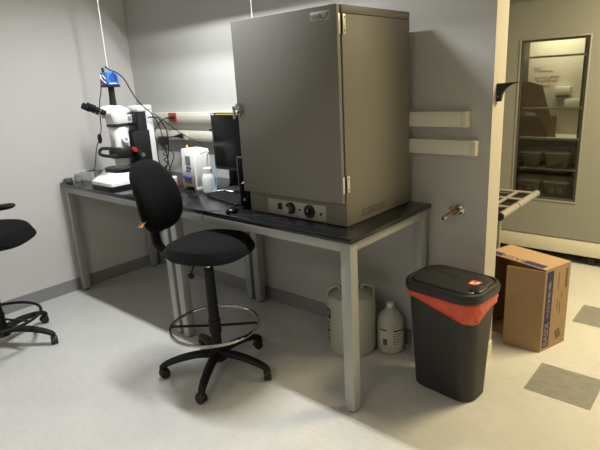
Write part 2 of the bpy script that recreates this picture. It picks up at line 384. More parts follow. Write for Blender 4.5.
# ------------------------------------------------------------------ oven
def make_oven():
    x0, x1, y0, yb, y1 = -0.774, -0.120, 0.1085, 0.143, 0.712
    t = thing('drying_oven', 'large grey metal oven with one door standing on the bench', 'oven', ((x0 + x1) / 2, (y0 + y1) / 2, T))
    O = Vector(t.location)
    def B(b, X0, X1, Y0, Y1, Z0, Z1, bev=0.0): return bx(b, X0 - O.x, X1 - O.x, Y0 - O.y, Y1 - O.y, Z0 - O.z, Z1 - O.z, bev)
    zb = T + 0.002; zt = 1.870
    b = bm_(); B(b, x0 + 0.006, x1, yb, y1, zb, zt - 0.036, 0.003); obj('body', b, 'oven', t)
    b = bm_(); B(b, x0 + 0.006, x1, yb, y1, zt - 0.034, zt, 0.003); obj('top_cap', b, 'oven', t)
    b = bm_(); B(b, x0 + 0.012, x1 - 0.004, yb + 0.004, y1 - 0.004, zt - 0.037, zt - 0.033); obj('seam', b, 'dark', t)
    b = bm_(); B(b, x0 + 0.01, x1 - 0.012, yb - 0.012, yb + 0.001, 1.03, zt - 0.012); obj('door_gasket', b, 'dark', t)
    d = None
    b = bm_(); B(b, x0, x1, y0, yb - 0.012, 1.019, zt, 0.003); d = obj('door', b, 'oven_door', t)
    # badge
    b = bm_(); B(b, -0.261, -0.155, y0 - 0.0012, y0 + 0.001, 1.812, 1.849, 0.0005); bd = obj('badge', b, 'plate', d)
    text('lettering', 'VWR', 0.027, basis((-0.226 - O.x, y0 - 0.0016 - O.y, 1.8285 - O.z), (1, 0, 0), (0, 0, 1)), 'ink', bd, 0.0004)
    b = bm_(); tube(b, [(-0.204 - O.x, y0 - 0.0016 - O.y, 1.828 - O.z), (-0.190 - O.x, y0 - 0.0016 - O.y, 1.820 - O.z), (-0.175 - O.x, y0 - 0.0016 - O.y, 1.822 - O.z), (-0.163 - O.x, y0 - 0.0016 - O.y, 1.842 - O.z)], 0.0018, 6); obj('swoosh', b, 'ink', bd)
    # latch handle at the left edge of the door
    b = bm_(); B(b, -0.764, -0.728, y0 - 0.003, y0 + 0.001, 1.405, 1.475, 0.001); la = obj('latch', b, 'steel', d)
    b = bm_(); cyl(b, (-0.742 - O.x, y0 - O.y, 1.432 - O.z), (-0.742 - O.x, y0 - 0.024 - O.y, 1.432 - O.z), 0.012, 0.012, 20); obj('lock_cylinder', b, 'steel', la)
    b = bm_(); B(b, -0.778, -0.724, y0 - 0.034, y0 - 0.022, 1.446, 1.464, 0.004); B(b, -0.778, -0.764, y0 - 0.034, y0 - 0.020, 1.40, 1.464, 0.004); B(b, -0.752, -0.733, y0 - 0.034, y0, 1.45, 1.478, 0.004); obj('handle', b, 'chrome', la)
    b = bm_(); cyl(b, (-0.742 - O.x, y0 - 0.024 - O.y, 1.432 - O.z), (-0.742 - O.x, y0 - 0.0255 - O.y, 1.432 - O.z), 0.006, 0.006, 16); obj('keyhole', b, 'dark', la)
    # hinges on the right side
    for z0, z1 in ((1.752, 1.833), (1.064, 1.141)):
        h = bm_(); B(h, x1 - 0.001, x1 + 0.0025, yb + 0.006, yb + 0.026, z0, z1, 0.001); hg = obj('hinge', h, 'hinge', t)
        h = bm_(); B(h, x1 - 0.001, x1 + 0.0025, y0 + 0.008, yb - 0.013, z0, z1, 0.001); obj('hinge_leaf', h, 'hinge', hg)
        h = bm_(); cyl(h, (x1 + 0.002 - O.x, yb - 0.004 - O.y, z0 - O.z), (x1 + 0.002 - O.x, yb - 0.004 - O.y, z1 - O.z), 0.0035, 0.0035, 12); obj('hinge_pin', h, 'dark', hg)
        for zz in (z0 + 0.014, z1 - 0.014):
            h = bm_(); cyl(h, (x1 + 0.002 - O.x, yb + 0.016 - O.y, zz - O.z), (x1 + 0.004 - O.x, yb + 0.016 - O.y, zz - O.z), 0.004, 0.003, 10); obj('screw', h, 'dark', hg)
    # control panel
    yp = yb
    b = bm_(); B(b, -0.632, -0.243, yp - 0.003, yp + 0.001, 0.911, 0.988, 0.001); cp = obj('control_panel', b, 'plate', t)
    def pk(x, z, r, dp, m, name, par, r2=None):
        h = bm_(); cyl(h, (x - O.x, yp - 0.002 - O.y, z - O.z), (x - O.x, yp - 0.002 - dp - O.y, z - O.z), r, r2 or r, 28); return obj(name, h, m, par)
    b = bm_(); B(b, -0.557, -0.532, yp - 0.008, yp - 0.002, 0.938, 0.971, 0.001); obj('switch', b, 'dark', cp)
    k = pk(-0.470, 0.953, 0.031, 0.012, 'black', 'dial', cp, 0.028)
    b = bm_(); cyl(b, (-0.472 - O.x, yp - 0.012 - O.y, 0.950 - O.z), (-0.472 - O.x, yp - 0.036 - O.y, 0.950 - O.z), 0.018, 0.015, 24); obj('knob', b, 'steel', k)
    b = bm_(); cyl(b, (-0.412 - O.x, yp - 0.002 - O.y, 0.951 - O.z), (-0.412 - O.x, yp - 0.007 - O.y, 0.951 - O.z), 0.006, 0.005, 12); obj('indicator_lamp', b, 'dark', cp)
    k = pk(-0.345, 0.951, 0.034, 0.008, 'black', 'thermostat_dial', cp, 0.033)
    b = bm_(); cyl(b, (-0.345 - O.x, yp - 0.010 - O.y, 0.951 - O.z), (-0.345 - O.x, yp - 0.020 - O.y, 0.951 - O.z), 0.017, 0.014, 20); obj('knob', b, 'blackm', k)
    b = bm_(); B(b, -0.348, -0.342, yp - 0.0225, yp - 0.0195, 0.951, 0.967); obj('pointer', b, 'plate', k)
    b = bm_(); cyl(b, (-0.274 - O.x, yp - 0.002 - O.y, 0.946 - O.z), (-0.274 - O.x, yp - 0.007 - O.y, 0.946 - O.z), 0.007, 0.006, 12); obj('indicator_lamp', b, 'dark', cp)
    # side vents, feet
    for i in range(3):
        zz = 0.932 + i * 0.0125
        b = bm_(); B(b, x1 - 0.002, x1 + 0.0008, 0.262, 0.470, zz - 0.0016, zz + 0.0016); obj('vent_slot', b, 'dark', t)
    for fx_ in (x0 + 0.05, x1 - 0.05):
        for fy_ in (yb + 0.05, y1 - 0.05):
            b = bm_(); cyl(b, (fx_ - O.x, fy_ - O.y, 0), (fx_ - O.x, fy_ - O.y, zb - T + 0.002), 0.018, 0.016, 16); obj('foot', b, 'black', t)
    return t
make_oven()

# ------------------------------------------------------------------ drafting chairs (local +X is forward)
def chair_base(t, a0, R=0.31):
    b = bm_(); cyl(b, (0, 0, 0.075), (0, 0, 0.15), 0.05, 0.036, 28); hub = obj('hub', b, 'blackm', t)
    for k in range(5):
        a = a0 + 2 * PI * k / 5; c, s = math.cos(a), math.sin(a)
        b = bm_()
        tube(b, [(0.02 * c, 0.02 * s, 0.112), (R * 0.4 * c, R * 0.4 * s, 0.118), (R * 0.73 * c, R * 0.73 * s, 0.104), (R * 0.95 * c, R * 0.95 * s, 0.082), ((R + 0.005) * c, (R + 0.005) * s, 0.062)], 0.026, 12, 5, rfn=lambda u: 0.030 - 0.011 * u, flat=(1.0, 0.75))
        obj('base_leg', b, 'blackm', t)
        ct = a + 0.5 * (k - 2)
        px, py = R * c, R * s; u = Vector((math.cos(ct), math.sin(ct), 0)); n = Vector((-u.y, u.x, 0))
        b = bm_(); cyl(b, (px, py, 0.045), (px, py, 0.075), 0.009, 0.009, 12)
        ce = Vector((px, py, 0.027)) - u * 0.010
        cyl(b, ce - n * 0.006, ce + n * 0.006, 0.022, 0.022, 20)
        tube(b, [ce + u * 0.024 + Vector((0, 0, 0.016)), ce + u * 0.008 + Vector((0, 0, 0.029)), ce - u * 0.018 + Vector((0, 0, 0.022)), ce - u * 0.028 + Vector((0, 0, 0.002))], 0.018, 10, 4, flat=(1.0, 0.35))
        cs = obj('caster', b, 'black', t)
        for sd in (-1, 1):
            b = bm_(); cyl(b, ce + n * (sd * 0.007), ce + n * (sd * 0.021), 0.027, 0.025, 24); obj('wheel', b, 'black', cs)
def foot_ring(t, z, m, ang, R=0.246):
    b = bm_(); tube(b, [(R * math.cos(2 * PI * k / 48), R * math.sin(2 * PI * k / 48), z) for k in range(48)], 0.0095, 10, 0, True); fr = obj('foot_ring', b, m, t)
    b = bm_(); cyl(b, (0, 0, z - 0.045), (0, 0, z + 0.035), 0.034, 0.034, 24); obj('ring_collar', b, 'blackm', fr)
    for k in range(2):
        a = ang + k * PI; b = bm_()
        tube(b, [(0.03 * math.cos(a), 0.03 * math.sin(a), z - 0.004), (R * math.cos(a), R * math.sin(a), z)], 0.010, 8, 0, flat=(1.0, 0.6)); obj('spoke', b, 'blackm', fr)
def seat_fn(zc):
    def f(u, v, n):
        z = zc + n
        if u > 0.06: z -= 0.9 * (u - 0.06) ** 2 * (1.0 if n > -0.02 else 0.5)   # waterfall front
        z += 0.18 * v * v if n > 0 else 0
        return (u + 0.02, v, z)
    return f

def chair_right():
    t = thing('drafting_chair', 'black fabric drafting chair without arms and a chrome foot ring at the bench', 'chair', (-0.872, -0.108, 0), 0.27)
    chair_base(t, math.radians(16) - 0.27, 0.315)
    b = bm_(); cyl(b, (0, 0, 0.13), (0, 0, 0.30), 0.029, 0.027, 24); cyl(b, (0, 0, 0.30), (0, 0, 0.625), 0.030, 0.026, 24); obj('gas_column', b, 'blackm', t)
    b = bm_(); cyl(b, (0, 0, 0.61), (0, 0, 0.69), 0.013, 0.013, 20); obj('piston', b, 'chrome', t)
    foot_ring(t, 0.286, 'chrome', math.radians(41) - 0.27)
    b = bm_(); cushion(b, 0.455, 0.47, 0.085, 2.5, seat_fn(0.746)); obj('seat', b, 'fabric', t)
    b = bm_(); box(b, (0.0, 0, 0.694), (0.22, 0.16, 0.022), 0.006); obj('seat_plate', b, 'blackm', t)
    b = bm_(); tube(b, [(0.03, -0.05, 0.687), (-0.01, -0.09, 0.677), (-0.02, -0.11, 0.655), (-0.025, -0.12, 0.63)], 0.005, 8, 5); lv = obj('lever', b, 'blackm', t)
    b = bm_(); sphere(b, (-0.026, -0.122, 0.62), 0.017, 16, (1.2, 0.7, 1.0)); obj('lever_paddle', b, 'blackm', lv)
    # J-shaped back bar
    b = bm_(); tube(b, [(-0.06, 0, 0.689), (-0.20, 0, 0.686), (-0.285, 0, 0.694), (-0.336, 0, 0.735), (-0.346, 0, 0.83), (-0.362, 0, 0.99)], 0.028, 12, 6, flat=(1.25, 0.5)); obj('back_bar', b, 'blackm', t)
    tilt = math.radians(14)
    def bk(u, v, n):
        # u across, v up, n forward
        wv = 1.0 - 0.10 * (v / 0.21)          # slightly wider at the bottom
        uu = u * wv
        x = -0.308 + n - 0.9 * uu * uu * -1.0 * 0.6 + 0.012 * math.cos(v * 14)
        return (x - v * math.sin(tilt), uu, 1.012 + v * math.cos(tilt))
    b = bm_(); cushion(b, 0.330, 0.398, 0.075, 2.9, bk); bk_o = obj('backrest', b, 'fabric', t)
    b = bm_(); tube(b, [(-0.268, -0.145, 0.912), (-0.268, -0.166, 0.898), (-0.268, -0.186, 0.884)], 0.015, 4, 3, flat=(1.0, 0.06)); g = obj('hang_tag', b, 'tag', bk_o); g['label'] = 'orange paper tag'
    return t
chair_right()

def chair_left():
    al = math.radians(41)
    t = thing('drafting_chair', 'black chair with armrest and black foot ring by the left wall', 'chair', (-2.27, -0.76, 0), al)
    chair_base(t, math.radians(38) - al, 0.34)
    b = bm_(); cyl(b, (0, 0, 0.13), (0, 0, 0.33), 0.030, 0.028, 24); cyl(b, (0, 0, 0.33), (0, 0, 0.60), 0.026, 0.024, 24); obj('gas_column', b, 'blackm', t)
    b = bm_(); cyl(b, (0, 0, 0.59), (0, 0, 0.66), 0.014, 0.014, 20); obj('piston', b, 'steel', t)
    foot_ring(t, 0.195, 'blackm', math.radians(25) - al, 0.245)
    b = bm_(); cushion(b, 0.52, 0.50, 0.115, 2.7, lambda u, v, n: (lambda p: (p[0] + 0.02, p[1], p[2]))(seat_fn(0.748)(u, v, n))); obj('seat', b, 'fabric', t)
    b = bm_(); box(b, (0, 0, 0.668), (0.24, 0.2, 0.02), 0.006); obj('seat_plate', b, 'blackm', t)
    b = bm_(); tube(b, [(-0.06, 0, 0.662), (-0.24, 0, 0.662), (-0.30, 0, 0.70), (-0.325, 0, 0.80), (-0.335, 0, 1.02)], 0.022, 12, 6, flat=(1.25, 0.5)); obj('back_bar', b, 'blackm', t)
    def bk(u, v, n): return (-0.30 + n + 0.5 * u * u - v * 0.14, u, 1.02 + v)
    b = bm_(); cushion(b, 0.43, 0.46, 0.08, 2.6, bk); obj('backrest', b, 'fabric', t)
    for s in (-1, 1):
        b = bm_()
        def ap(u, v, n): return (u - 0.02, s * 0.262 + v, 0.868 + n + 0.10 * u)
        cushion(b, 0.25, 0.08, 0.038, 3.0, ap, 8, 32); ar = obj('armrest', b, 'blackm', t)
        b = bm_(); tube(b, [(-0.05, s * 0.262, 0.872), (-0.06, s * 0.275, 0.78), (-0.05, s * 0.25, 0.675), (-0.03, s * 0.10, 0.664)], 0.016, 10, 6); obj('arm_post', b, 'blackm', ar)
    return t
chair_left()

# ------------------------------------------------------------------ trash bin
def make_bin():
    rz = math.radians(-5)
    t = thing('trash_bin', 'tall black plastic trash bin with lid beside the bench end', 'bin', (0.238, 0.500, 0), rz)
    b = bm_()
    loft(b, [(0.0, 0.322, 0.195, 0.07, -0.010, 0.018), (0.006, 0.334, 0.207, 0.075, -0.010, 0.018), (0.30, 0.352, 0.242, 0.075, -0.006, 0.008), (0.555, 0.368, 0.276, 0.07, 0, 0), (0.56, 0.368, 0.276, 0.07, 0, 0)], 8); obj('body', b, 'bin', t)
    b = bm_()
    loft(b, [(0.556, 0.395, 0.305, 0.085, 0, 0), (0.562, 0.405, 0.315, 0.09, 0, 0), (0.588, 0.407, 0.317, 0.09, 0, 0), (0.600, 0.398, 0.308, 0.088, 0, 0), (0.604, 0.372, 0.282, 0.08, 0, 0), (0.597, 0.364, 0.274, 0.078, 0, 0)], 8); ld = obj('lid', b, 'lid', t)
    b = bm_(); loft(b, [(0.590, 0.350, 0.262, 0.07, 0, 0), (0.602, 0.348, 0.260, 0.07, 0, 0), (0.608, 0.335, 0.247, 0.066, 0, 0), (0.6085, 0.20, 0.12, 0.04, 0, 0)], 8); obj('flap', b, 'lid', ld)
    b = bm_(); bx(b, -0.10, 0.06, 0.030, 0.048, 0.606, 0.6105, 0.002); obj('grip_groove', b, 'dark', ld)
    b = bm_(); loft(b, [(0.600, 0.062, 0.085, 0.014, 0.160, -0.045), (0.611, 0.060, 0.083, 0.014, 0.160, -0.045), (0.614, 0.052, 0.075, 0.012, 0.160, -0.045)], 4); obj('latch', b, 'lid', ld)
    b = bm_(); bx(b, 0.092, 0.140, -0.020, 0.035, 0.608, 0.6096); st = obj('sticker', b, 'sticker', ld); st['label'] = 'red and white sticker'
    b = bm_(); bx(b, 0.098, 0.116, -0.013, 0.012, 0.6094, 0.6102); bx(b, 0.122, 0.135, -0.010, 0.026, 0.6094, 0.6102); obj('print', b, 'label_w', st)
    # red liner folded over the rim, hanging below the lid: lowest at the front right corner
    g = thing('bin_liner', 'red plastic bag hanging out under the black bin lid', 'bag', (0.238, 0.500, 0), rz)
    prof = rrect(0.368, 0.276, 0.07, 26); n = len(prof)
    b = bm_(); rows = []
    for k in range(9):
        f = k / 8; row = []
        for i, (x, y) in enumerate(prof):
            a = math.atan2(y / 0.138, x / 0.184)
            da = abs((a + PI * 0.20 + PI) % (2 * PI) - PI)          # angle from the front right corner
            L = 0.020 + min(0.082, 0.118 * max(0, 1 - da / 2.0) ** 1.2) + 0.006 * math.sin(7 * a)
            z = 0.557 - f * L
            tp = 1 - (0.557 - z) * 0.20
            out = 1 + 0.018 + 0.060 * f * (1 - f) * 4 * 0.6 + 0.016 * math.sin(17 * a + 5 * f) * f ** 0.7 + 0.012 * math.sin(29 * a - 9 * f) * f ** 0.5 + 0.008 * math.sin(51 * a + 12 * f) * f ** 0.5
            row.append(b.verts.new((x * tp * out, y * tp * out, z)))
        rows.append(row)
    for r0, r1 in zip(rows[:-1], rows[1:]):
        for i in range(n):
            j = (i + 1) % n; b.faces.new((r0[i], r0[j], r1[j], r1[i]))
    o = obj('film', b, 'bag', g); so = o.modifiers.new('thick', 'SOLIDIFY'); so.thickness = 0.0012
make_bin()

# ------------------------------------------------------------------ cardboard box lying with its open end to the front
def make_box():
    rz = -0.3141
    w, d, h, th = 0.40, 0.229, 0.504, 0.004
    t = thing('cardboard_box', 'brown cardboard box with navy stripe standing on the floor by the cabinet', 'box', (0.501, 1.114, 0), rz)
    b = bm_()
    bx(b, -w, 0, 0, d, 0, th); bx(b, -w, 0, 0, d, h - th, h); bx(b, -th, 0, 0, d, th, h - th); bx(b, -w, -w + th, 0, d, th, h - th); bx(b, -w + th, -th, d - th, d, th, h - th)
    obj('carton', b, 'card', t, False)
    # right flap swung out a little from the right vertical edge
    fl = math.radians(21.5); L = 0.205
    c, s = math.cos(PI + fl), math.sin(PI + fl)
    b = bm_(); box(b, (c * L / 2, s * L / 2 - 0.002, h / 2 - 0.003), (L, th, h - 0.012), 0, Matrix.Rotation(PI + fl, 3, 'Z')); f = obj('flap', b, 'card', t, False)
    # left flap folded inside
    b = bm_(); box(b, (-w + 0.006, 0.09, h / 2), (th, 0.18, h - 0.02), 0, Matrix.Rotation(0.0, 3, 'Z')); obj('folded_flap', b, 'card_d', t, False)
    # navy stripe across the top front edge
    b = bm_(); bx(b, -w + 0.01, -0.028, 0.008, 0.058, h, h + 0.0008); st = obj('top_stripe', b, 'blueprint', t, False); st['label'] = 'navy printed stripe'
    b = bm_(); bx(b, -0.305, -0.150, 0.0075, 0.0585, h + 0.0006, h + 0.0012); pl = obj('name_panel', b, 'card', st, False)
    text('lettering', 'BASIX', 0.062, basis((-0.228, 0.033, h + 0.0014), (-1, 0, 0), (0, -1, 0)), 'blueprint', pl, 0.0003)
    # navy stripe down the right side with rotated lettering
    b = bm_(); bx(b, 0, 0.0008, 0.016, 0.074, 0.020, h - 0.018); s2 = obj('side_stripe', b, 'blueprint', t, False)
    text('lettering', 'BASIX', 0.056, basis((0.0010, 0.045, 0.100), (0, 0, 1), (0, -1, 0)), 'card', s2, 0.0003)
    b = bm_(); random.seed(3); zz = 0.205
    while zz < 0.43:                                    # small print too fine to read
        hh = random.uniform(0.002, 0.005); bx(b, 0.0006, 0.0012, 0.045 - random.uniform(0.008, 0.014), 0.045 + random.uniform(0.008, 0.014), zz, zz + hh)
        zz += hh + random.choice((0.003, 0.003, 0.004, 0.010))
    obj('small_print', b, 'card', s2, False)
    # other small printing
    b = bm_()
    bx(b, 0, 0.0008, 0.188, 0.208, h - 0.15, h - 0.03); obj('print_block', b, 'print', t, False)
    for yy, z0, z1 in ((0.122, 0.36, 0.46), (0.125, 0.24, 0.30), (0.15, 0.20, 0.28), (0.16, 0.30, 0.33)):
        b = bm_(); bx(b, 0, 0.0008, yy, yy + 0.006, z0, z1); obj('print_line', b, 'print', t, False)
    b = bm_(); box(b, (0.0004, 0.155, 0.075), (0.0008, 0.045, 0.06), 0, Matrix.Rotation(0.4, 3, 'X')); obj('print_logo', b, 'print', t, False)
make_box()

# ------------------------------------------------------------------ bottles on the floor
def make_carboy():
    t = thing('carboy', 'large milky plastic carboy with two handles on the floor under the bench', 'jug', (-0.410, 0.550, 0), 0)
    b = bm_(); lathe(b, [(0.0, 0.004), (0.118, 0.0), (0.139, 0.008), (0.145, 0.03), (0.146, 0.15), (0.145, 0.28), (0.141, 0.312), (0.127, 0.338), (0.092, 0.355), (0.055, 0.366), (0.040, 0.370), (0.040, 0.392), (0.0, 0.392)], seg=40); obj('body', b, 'hdpe', t)
    b = bm_(); lathe(b, [(0.0, 0.384), (0.047, 0.384), (0.047, 0.412), (0.042, 0.416), (0.0, 0.416)], seg=28); obj('cap', b, 'white', t)
    for a in (math.radians(222), math.radians(42)):
        c, s = math.cos(a), math.sin(a)
        b = bm_(); tube(b, [(0.060 * c, 0.060 * s, 0.366), (0.075 * c, 0.075 * s, 0.388), (0.112 * c, 0.112 * s, 0.382), (0.134 * c, 0.134 * s, 0.362), (0.137 * c, 0.137 * s, 0.318)], 0.010, 10, 6, flat=(1.3, 0.8)); obj('handle', b, 'hdpe', t)
    def patch(a0, a1, z0, z1, m, name, r=0.1468):
        b = bm_(); n = 8
        rr = [[b.verts.new((r * math.cos(a0 + (a1 - a0) * i / n), r * math.sin(a0 + (a1 - a0) * i / n), z)) for i in range(n + 1)] for z in (z0, z1)]
        for i in range(n): b.faces.new((rr[0][i], rr[0][i + 1], rr[1][i + 1], rr[1][i]))
        return obj(name, b, m, t)
    a = math.radians(242)
    lb = patch(a - 0.20, a + 0.16, 0.215, 0.275, 'ink', 'label'); lb['label'] = 'dark square label'
    patch(a - 0.08, a + 0.05, 0.232, 0.262, 'hdpe', 'label_mark', 0.1474)
    for i in range(6): patch(a - 0.19 + 0.03 * (i % 2), a + 0.10 - 0.04 * (i % 3), 0.060 + i * 0.024, 0.068 + i * 0.024 + 0.006 * (i % 2), 'ink' if i % 2 else 'print', 'label_text', 0.1470)
    t.scale = (1, 1, 1.045)
make_carboy()

def make_gallon():
    t = thing('gallon_jug', 'small cloudy clear gallon jug with printed label on the floor beside the carboy', 'jug', (-0.212, 0.668, 0), 0)
    b = bm_(); lathe(b, [(0.0, 0.006), (0.066, 0.0), (0.078, 0.008), (0.081, 0.03), (0.0805, 0.15), (0.082, 0.165), (0.079, 0.19), (0.067, 0.222), (0.042, 0.250), (0.023, 0.266), (0.019, 0.272), (0.019, 0.284), (0.0, 0.284)], seg=36); obj('body', b, 'pet', t)
    b = bm_(); lathe(b, [(0.0, 0.275), (0.022, 0.275), (0.022, 0.296), (0.019, 0.298), (0.0, 0.298)], seg=24); obj('cap', b, 'white', t)
    a = math.radians(-42)
    c, s = math.cos(a), math.sin(a)
    b = bm_(); tube(b, [(0.024 * c, 0.024 * s, 0.268), (0.040 * c, 0.040 * s, 0.262), (0.066 * c, 0.066 * s, 0.235), (0.078 * c, 0.078 * s, 0.20), (0.079 * c, 0.079 * s, 0.17)], 0.008, 8, 6, flat=(1.4, 0.8)); obj('handle', b, 'pet', t)
    def patch(a0, a1, z0, z1, m, name, r):
        b = bm_(); n = 8
        rr = [[b.verts.new((r * math.cos(a0 + (a1 - a0) * i / n), r * math.sin(a0 + (a1 - a0) * i / n), z)) for i in range(n + 1)] for z in (z0, z1)]
        for i in range(n): b.faces.new((rr[0][i], rr[0][i + 1], rr[1][i + 1], rr[1][i]))
        return obj(name, b, m, t)
    v = math.radians(-55)
    patch(v - 0.95, v + 1.05, 0.055, 0.155, 'label_w', 'label', 0.0822)
    patch(v - 0.90, v - 0.35, 0.150, 0.158, 'ink', 'label_band', 0.0828); patch(v + 0.15, v + 1.0, 0.147, 0.156, 'ink', 'label_band', 0.0828)
    patch(v - 0.62, v - 0.30, 0.06, 0.10, 'print', 'label_text', 0.0826)
    for i in range(6): patch(v + 0.1, v + 0.55 + 0.1 * (i % 3), 0.066 + 0.013 * i, 0.070 + 0.013 * i, 'print', 'label_text', 0.0826)
    patch(v - 0.12, v - 0.06, 0.056, 0.154, 'pet', 'label_gap', 0.0826)
make_gallon()

# ------------------------------------------------------------------ wall raceways, sockets, faucet, bracket
def raceway(label, x1, z0, z1):
    t = thing('cable_raceway', label, 'raceway', (XL, YB, (z0 + z1) / 2))
    X = x1 - XL; h = (z1 - z0) / 2
    b = bm_(); bx(b, 0.02, X - 0.028, -0.045, 0, -h, h, 0.002); rc = obj('channel', b, 'offwhite', t)
    b = bm_(); bx(b, 0.03, X - 0.03, -0.0475, -0.044, -h + 0.012, h - 0.012, 0.001); obj('cover', b, 'offwhite', t)
    b = bm_(); bx(b, X - 0.030, X, -0.0485, 0, -h - 0.0015, h + 0.0015, 0.003); obj('end_cap', b, 'cap', t)
raceway('upper ivory metal cable raceway running along the back wall', 0.187, 1.309, 1.383)
raceway('lower ivory metal cable raceway running along the back wall', 0.237, 1.170, 1.243)
def socket(label, x, z, m, w=0.10, h=0.07):
    t = thing('wall_socket', label, 'socket', (x, YB - 0.0475, z))
    b = bm_(); bx(b, -w / 2, w / 2, -0.006, 0.0, -h / 2, h / 2, 0.002); obj('face_plate', b, m, t)
    for s in (-1, 1):
        b = bm_(); bx(b, s * 0.022 - 0.014, s * 0.022 + 0.014, -0.008, -0.005, -0.017, 0.017, 0.002); r = obj('receptacle', b, m, t)
        b = bm_(); bx(b, s * 0.022 - 0.007, s * 0.022 - 0.004, -0.0086, -0.0078, -0.004, 0.009); bx(b, s * 0.022 + 0.004, s * 0.022 + 0.007, -0.0086, -0.0078, -0.004, 0.009); obj('slots', b, 'dark', r)
socket('red power socket on the upper raceway', -2.228, 1.346, 'red')
socket('ivory power socket on the lower raceway', -2.10, 1.206, 'offwhite', 0.085, 0.062)

def make_faucet():
    t = thing('wall_valve', 'chrome and brass water valve on the wall beside the bench', 'valve', (0.146, YB, 0.880))
    b = bm_(); lathe(b, [(0.0, 0.0), (0.030, 0.0), (0.030, 0.003), (0.026, 0.010), (0.016, 0.016), (0.0, 0.017)], seg=32, axis=(0, -1, 0)); obj('escutcheon', b, 'chrome', t)
    b = bm_(); cyl(b, (0, -0.012, 0), (-0.004, -0.05, 0.0), 0.011, 0.011, 20); cyl(b, (-0.004, -0.048, 0.0), (-0.012, -0.07, -0.006), 0.015, 0.014, 6); obj('valve_body', b, 'brass', t)
    b = bm_(); tube(b, [(-0.010, -0.066, -0.004), (-0.022, -0.085, -0.012), (-0.032, -0.105, -0.022)], 0.010, 16, 4); sp = obj('spout', b, 'brass', t)
    b = bm_(); cyl(b, (-0.031, -0.102, -0.0205), (-0.038, -0.118, -0.029), 0.013, 0.011, 20); obj('nozzle', b, 'steel', sp)
    b = bm_(); cyl(b, (-0.0375, -0.117, -0.0285), (-0.0385, -0.119, -0.0295), 0.008, 0.008, 16); obj('opening', b, 'dark', sp)
    b = bm_(); cyl(b, (-0.014, -0.07, -0.004), (-0.016, -0.07, 0.022), 0.006, 0.006, 12); box(b, (-0.017, -0.073, 0.024), (0.010, 0.032, 0.007), 0.002); obj('lever', b, 'brass', t)
make_faucet()

def make_bracket():
    t = thing('shelf_bracket', 'small black curved bracket sticking out from the cream wall end', 'bracket', (XE, 0.826, 1.467))
    poly = [(0, 0.042), (0.098, 0.046), (0.098, 0.041)] + [(0.098 - 0.076 * math.sin(u) , 0.041 - 0.075 * (1 - math.cos(u))) for u in [PI / 2 * k / 10 for k in range(1, 11)]] + [(0.018, -0.042), (0, -0.042)]
    b = bm_(); prism(b, poly, lambda u, v, tt: (u, tt, v), -0.011, 0.011); obj('arm', b, 'black', t, False)
    b = bm_(); cyl(b, (0.010, -0.011, -0.018), (0.010, -0.013, -0.018), 0.004, 0.004, 12); obj('screw', b, 'steel', t)
make_bracket()

